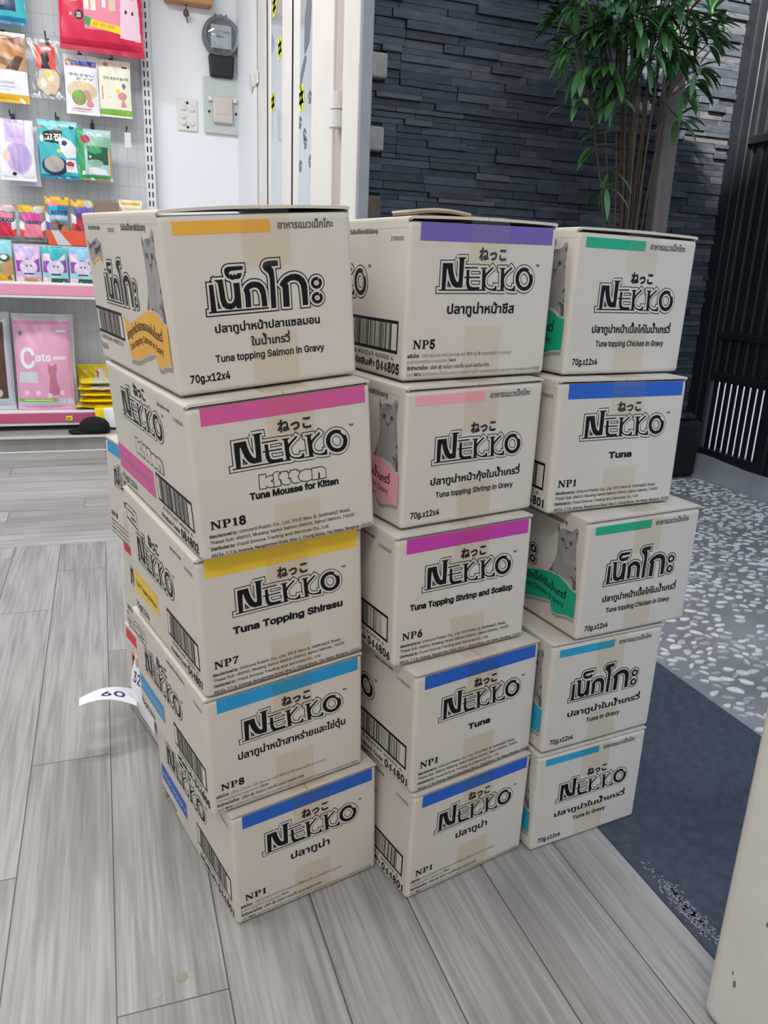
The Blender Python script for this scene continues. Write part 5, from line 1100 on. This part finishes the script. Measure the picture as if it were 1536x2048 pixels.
# ------------------------------------------------------------------ things on the white wall
GLS = film('meter_glass', (0.90, 0.93, 0.95), gloss=0.35, rough=0.03)
mt = empty('electric_meter', (.858, 5.95, 2.48), 'round glass electric meter on the white wall beside the doors', 'meter')
GRYM = mat('meter_grey', (120, 126, 132), rough=0.4, metal=0.3); DIAL = mat('meter_dial', (178, 184, 188), rough=0.5)
mc = Vector((.858, 5.95, 2.618)); AX = (0, -1, 0)
b = MB(); b.lathe([(.118, 0), (.124, .015), (.124, .05), (.116, .056), (.10, .05), (.10, .03)], mc, AX, GRYM, 36); b.build('housing', mt, smooth=False)
b = MB(); b.lathe([(.112, .045), (.112, .085), (.106, .104), (.09, .118), (.05, .126), (.002, .128)], mc, AX, GLS, 36); b.build('glass_cover', mt, smooth=True)
b = MB(); b.rbox((.79, 5.895, 2.545), (.926, 5.905, 2.685), DIAL, .006, 2); P = Print(b, lambda u, v, l: (u, 5.895 - .0008 * l, v)); P.rect(.806, 2.636, .912, 2.650, GRY, 1); P.rect(.806, 2.608, .872, 2.622, GRY, 1); P.rect(.80, 2.57, .916, 2.574, LGR, 1); P.text('00347', .81, 2.638, .87, .010, WHT, 2, .02); b.build('dial_plate', mt)
for dx in (-.035, 0, .035):
    b = MB(); b.tube([(.858 + dx, 5.945, 2.735), (.858 + dx, 5.905, 2.742)], .009, GRYM, 10); b.build('mounting_lug', mt)
b = MB(); b.rbox((.772, 5.89, 2.375), (.945, 5.95, 2.51), mat('black_bakelite', (30, 36, 44), rough=0.4), .014, 3, fn=lambda q: (.8585 + (q[0] - .8585) * (1 - .12 * max(0, 2.51 - q[2]) / .135), q[1], q[2])); b.build('terminal_cover', mt)
ep = empty('breaker_panel', (.855, 5.95, 2.03), 'grey breaker panel with a small clear lid below the electric meter', 'panel')
b = MB(); b.rbox((.738, 5.925, 2.031), (.972, 5.95, 2.378), mat('panel_grey_green', (196, 204, 200), rough=0.4), .006, 2); b.build('panel_plate', ep)
b = MB(); b.rbox((.792, 5.895, 2.095), (.928, 5.93, 2.262), mat('smoky_lid', (206, 198, 190), rough=0.12, spec=0.7), .012, 3); b.rbox((.812, 5.893, 2.15), (.90, 5.898, 2.22), mat('pale_pink_label', (214, 194, 190), rough=0.5), .002, 1); b.build('lid', ep)
for x in (.778, .944):
    b = MB(); b.rbox((x - .014, 5.905, 2.228), (x + .014, 5.93, 2.256), PLASTW, .005, 2); b.build('catch', ep)
    b = MB(); b.lathe([(.008, 0), (.008, .006), (.003, .008)], (x - .008 if x < .85 else x + .008, 5.926, 2.165), AX, STL, 10); b.build('screw', ep)
sp = empty('switch_plate', (.627, 5.95, 2.031), 'white five button switch plate on the wall beside the breaker panel', 'switch')
b = MB(); b.rbox((.562, 5.936, 2.031), (.693, 5.95, 2.231), PLASTW, .008, 3); b.build('plate', sp)
for dx, z in ((-.024, 2.172), (.030, 2.168), (-.026, 2.122), (-.026, 2.082), (.030, 2.080)):
    b = MB(); b.lathe([(.019, 0), (.019, .007), (.014, .012), (.002, .013)], (.627 + dx, 5.938, z), AX, mat('button_white', (222, 222, 218), rough=0.35), 14); b.build('button', sp)
for z in (2.203, 2.055):
    b = MB(); b.lathe([(.009, 0), (.009, .003), (.002, .004)], (.627, 5.936, z), AX, STL, 12); b.build('screw', sp)
b = MB(); b.rbox((.50, 5.85, 2.775), (.80, 5.95, 2.90), mat('orange_wood', (190, 140, 92), rough=0.5), .012, 2); tag(b.build('wall_ledge'), 'small orange brown wooden ledge high on the white wall', 'ledge')
cl = empty('hanging_clip', (.636, 5.90, 2.66), 'small metal clip hanging under the wooden ledge on the white wall', 'clip')
b = MB(); b.tube([(.636, 5.90, 2.776), (.634, 5.90, 2.745)], .004, STL, 7); b.build('hook', cl)
b = MB(); b.lathe([(.012, 0), (.02, .012), (.016, .03), (.008, .042)], (.634, 5.90, 2.705), (0, 0, 1), mat('aged_metal', (120, 104, 92), rough=0.4, metal=0.7), 12); b.tube([(.634, 5.90, 2.708), (.645, 5.90, 2.67)], .0035, STL, 6); b.build('clamp', cl)

# ------------------------------------------------------------------ price paper on the back stack, bits on the floor
pp = empty('price_paper', (.0, 1.85, .05), 'white handwritten price paper curling off the red banded carton', 'paper')
PAP = mat('white_paper', (232, 234, 240), rough=0.6); BINK = mat('blue_marker', (40, 44, 110), rough=0.5)
def sheet(name, fn, nu, nv, writing=(), flip=False):
    b = MB(); g = [[Vector(fn(i / nu, j / nv)) for i in range(nu + 1)] for j in range(nv + 1)]; nrm = (g[0][nu] - g[0][0]).cross(g[nv][0] - g[0][0]).normalized() * .0006
    for s_ in (1, -1):
        o = len(b.v); b.v.extend([tuple(p + nrm * s_) for r_ in g for p in r_]); k = b.mi(PAP)
        for j in range(nv):
            for i in range(nu): a = o + j * (nu + 1) + i; q = (a, a + 1, a + nu + 2, a + nu + 1); b.f.append(q if s_ > 0 else q[::-1]); b.m.append(k)
    for sg in (1, -1):
        P = Print(b, lambda u, v, l: Vector(fn(1 - u, v) if flip else fn(u, v)) + nrm * (2.2 * sg))
        for (s_, u0, v0, u1, h) in writing: P.text(s_, u0, v0, u1, h, BINK, 1, bold=.02)
    return b.build(name, pp, smooth=True)
def f1(u, v):   # hangs down the carton face
    b0 = 1.872 - .10 * u - .02 * (1 - v); z = .205 - .165 * (1 - v) ** 1.0
    x = .004 + (1.988 - b0) * .2717; return (x - .006 - .018 * math.sin(PI * v) * (1 - u), b0, z)
sheet('sheet', f1, 6, 8, [('32.-', .1, .62, .7, .16)])
def f2(u, v):   # stands out towards the open floor
    return (.024 - .135 * u, 1.868 - .030 * u + .085 * (v - .5) * (1 - u * .55), .085 + .022 * math.sin(PI * u * .9) + .018 * u)
sheet('folded_sheet', f2, 10, 5, [('60', .38, .3, .80, .34)], True)
b = MB(); b.rbox((.026, 1.835, .188), (.034, 1.868, .212), mat('tan_tape', (214, 176, 134), rough=0.4), .002, 1); b.build('tape_piece', pp)
b = MB(); b.lathe([(.010, 0), (.010, .0006), (.002, .0008)], (.060, 1.068, .0), (0, 0, 1), mat('coin_stain', (150, 140, 124), rough=0.8), 14)
tag(b.build('dried_spot'), 'small tan dried spot on the wood floor in front of the left stack', 'spot')
b = MB(); b.lathe([(.009, 0), (.008, .0012), (.002, .0016)], (.018, 1.045, .0), (0, 0, 1), mat('grey_scrap', (160, 152, 142), rough=0.5), 11)
tag(b.build('paper_scrap'), 'tiny brownish scrap on the wood floor near the bottom edge', 'scrap')
COL.objects.unlink(_to); bpy.data.objects.remove(_to)
for _o in SC.objects:
    if '_o' in _o: del _o['_o']
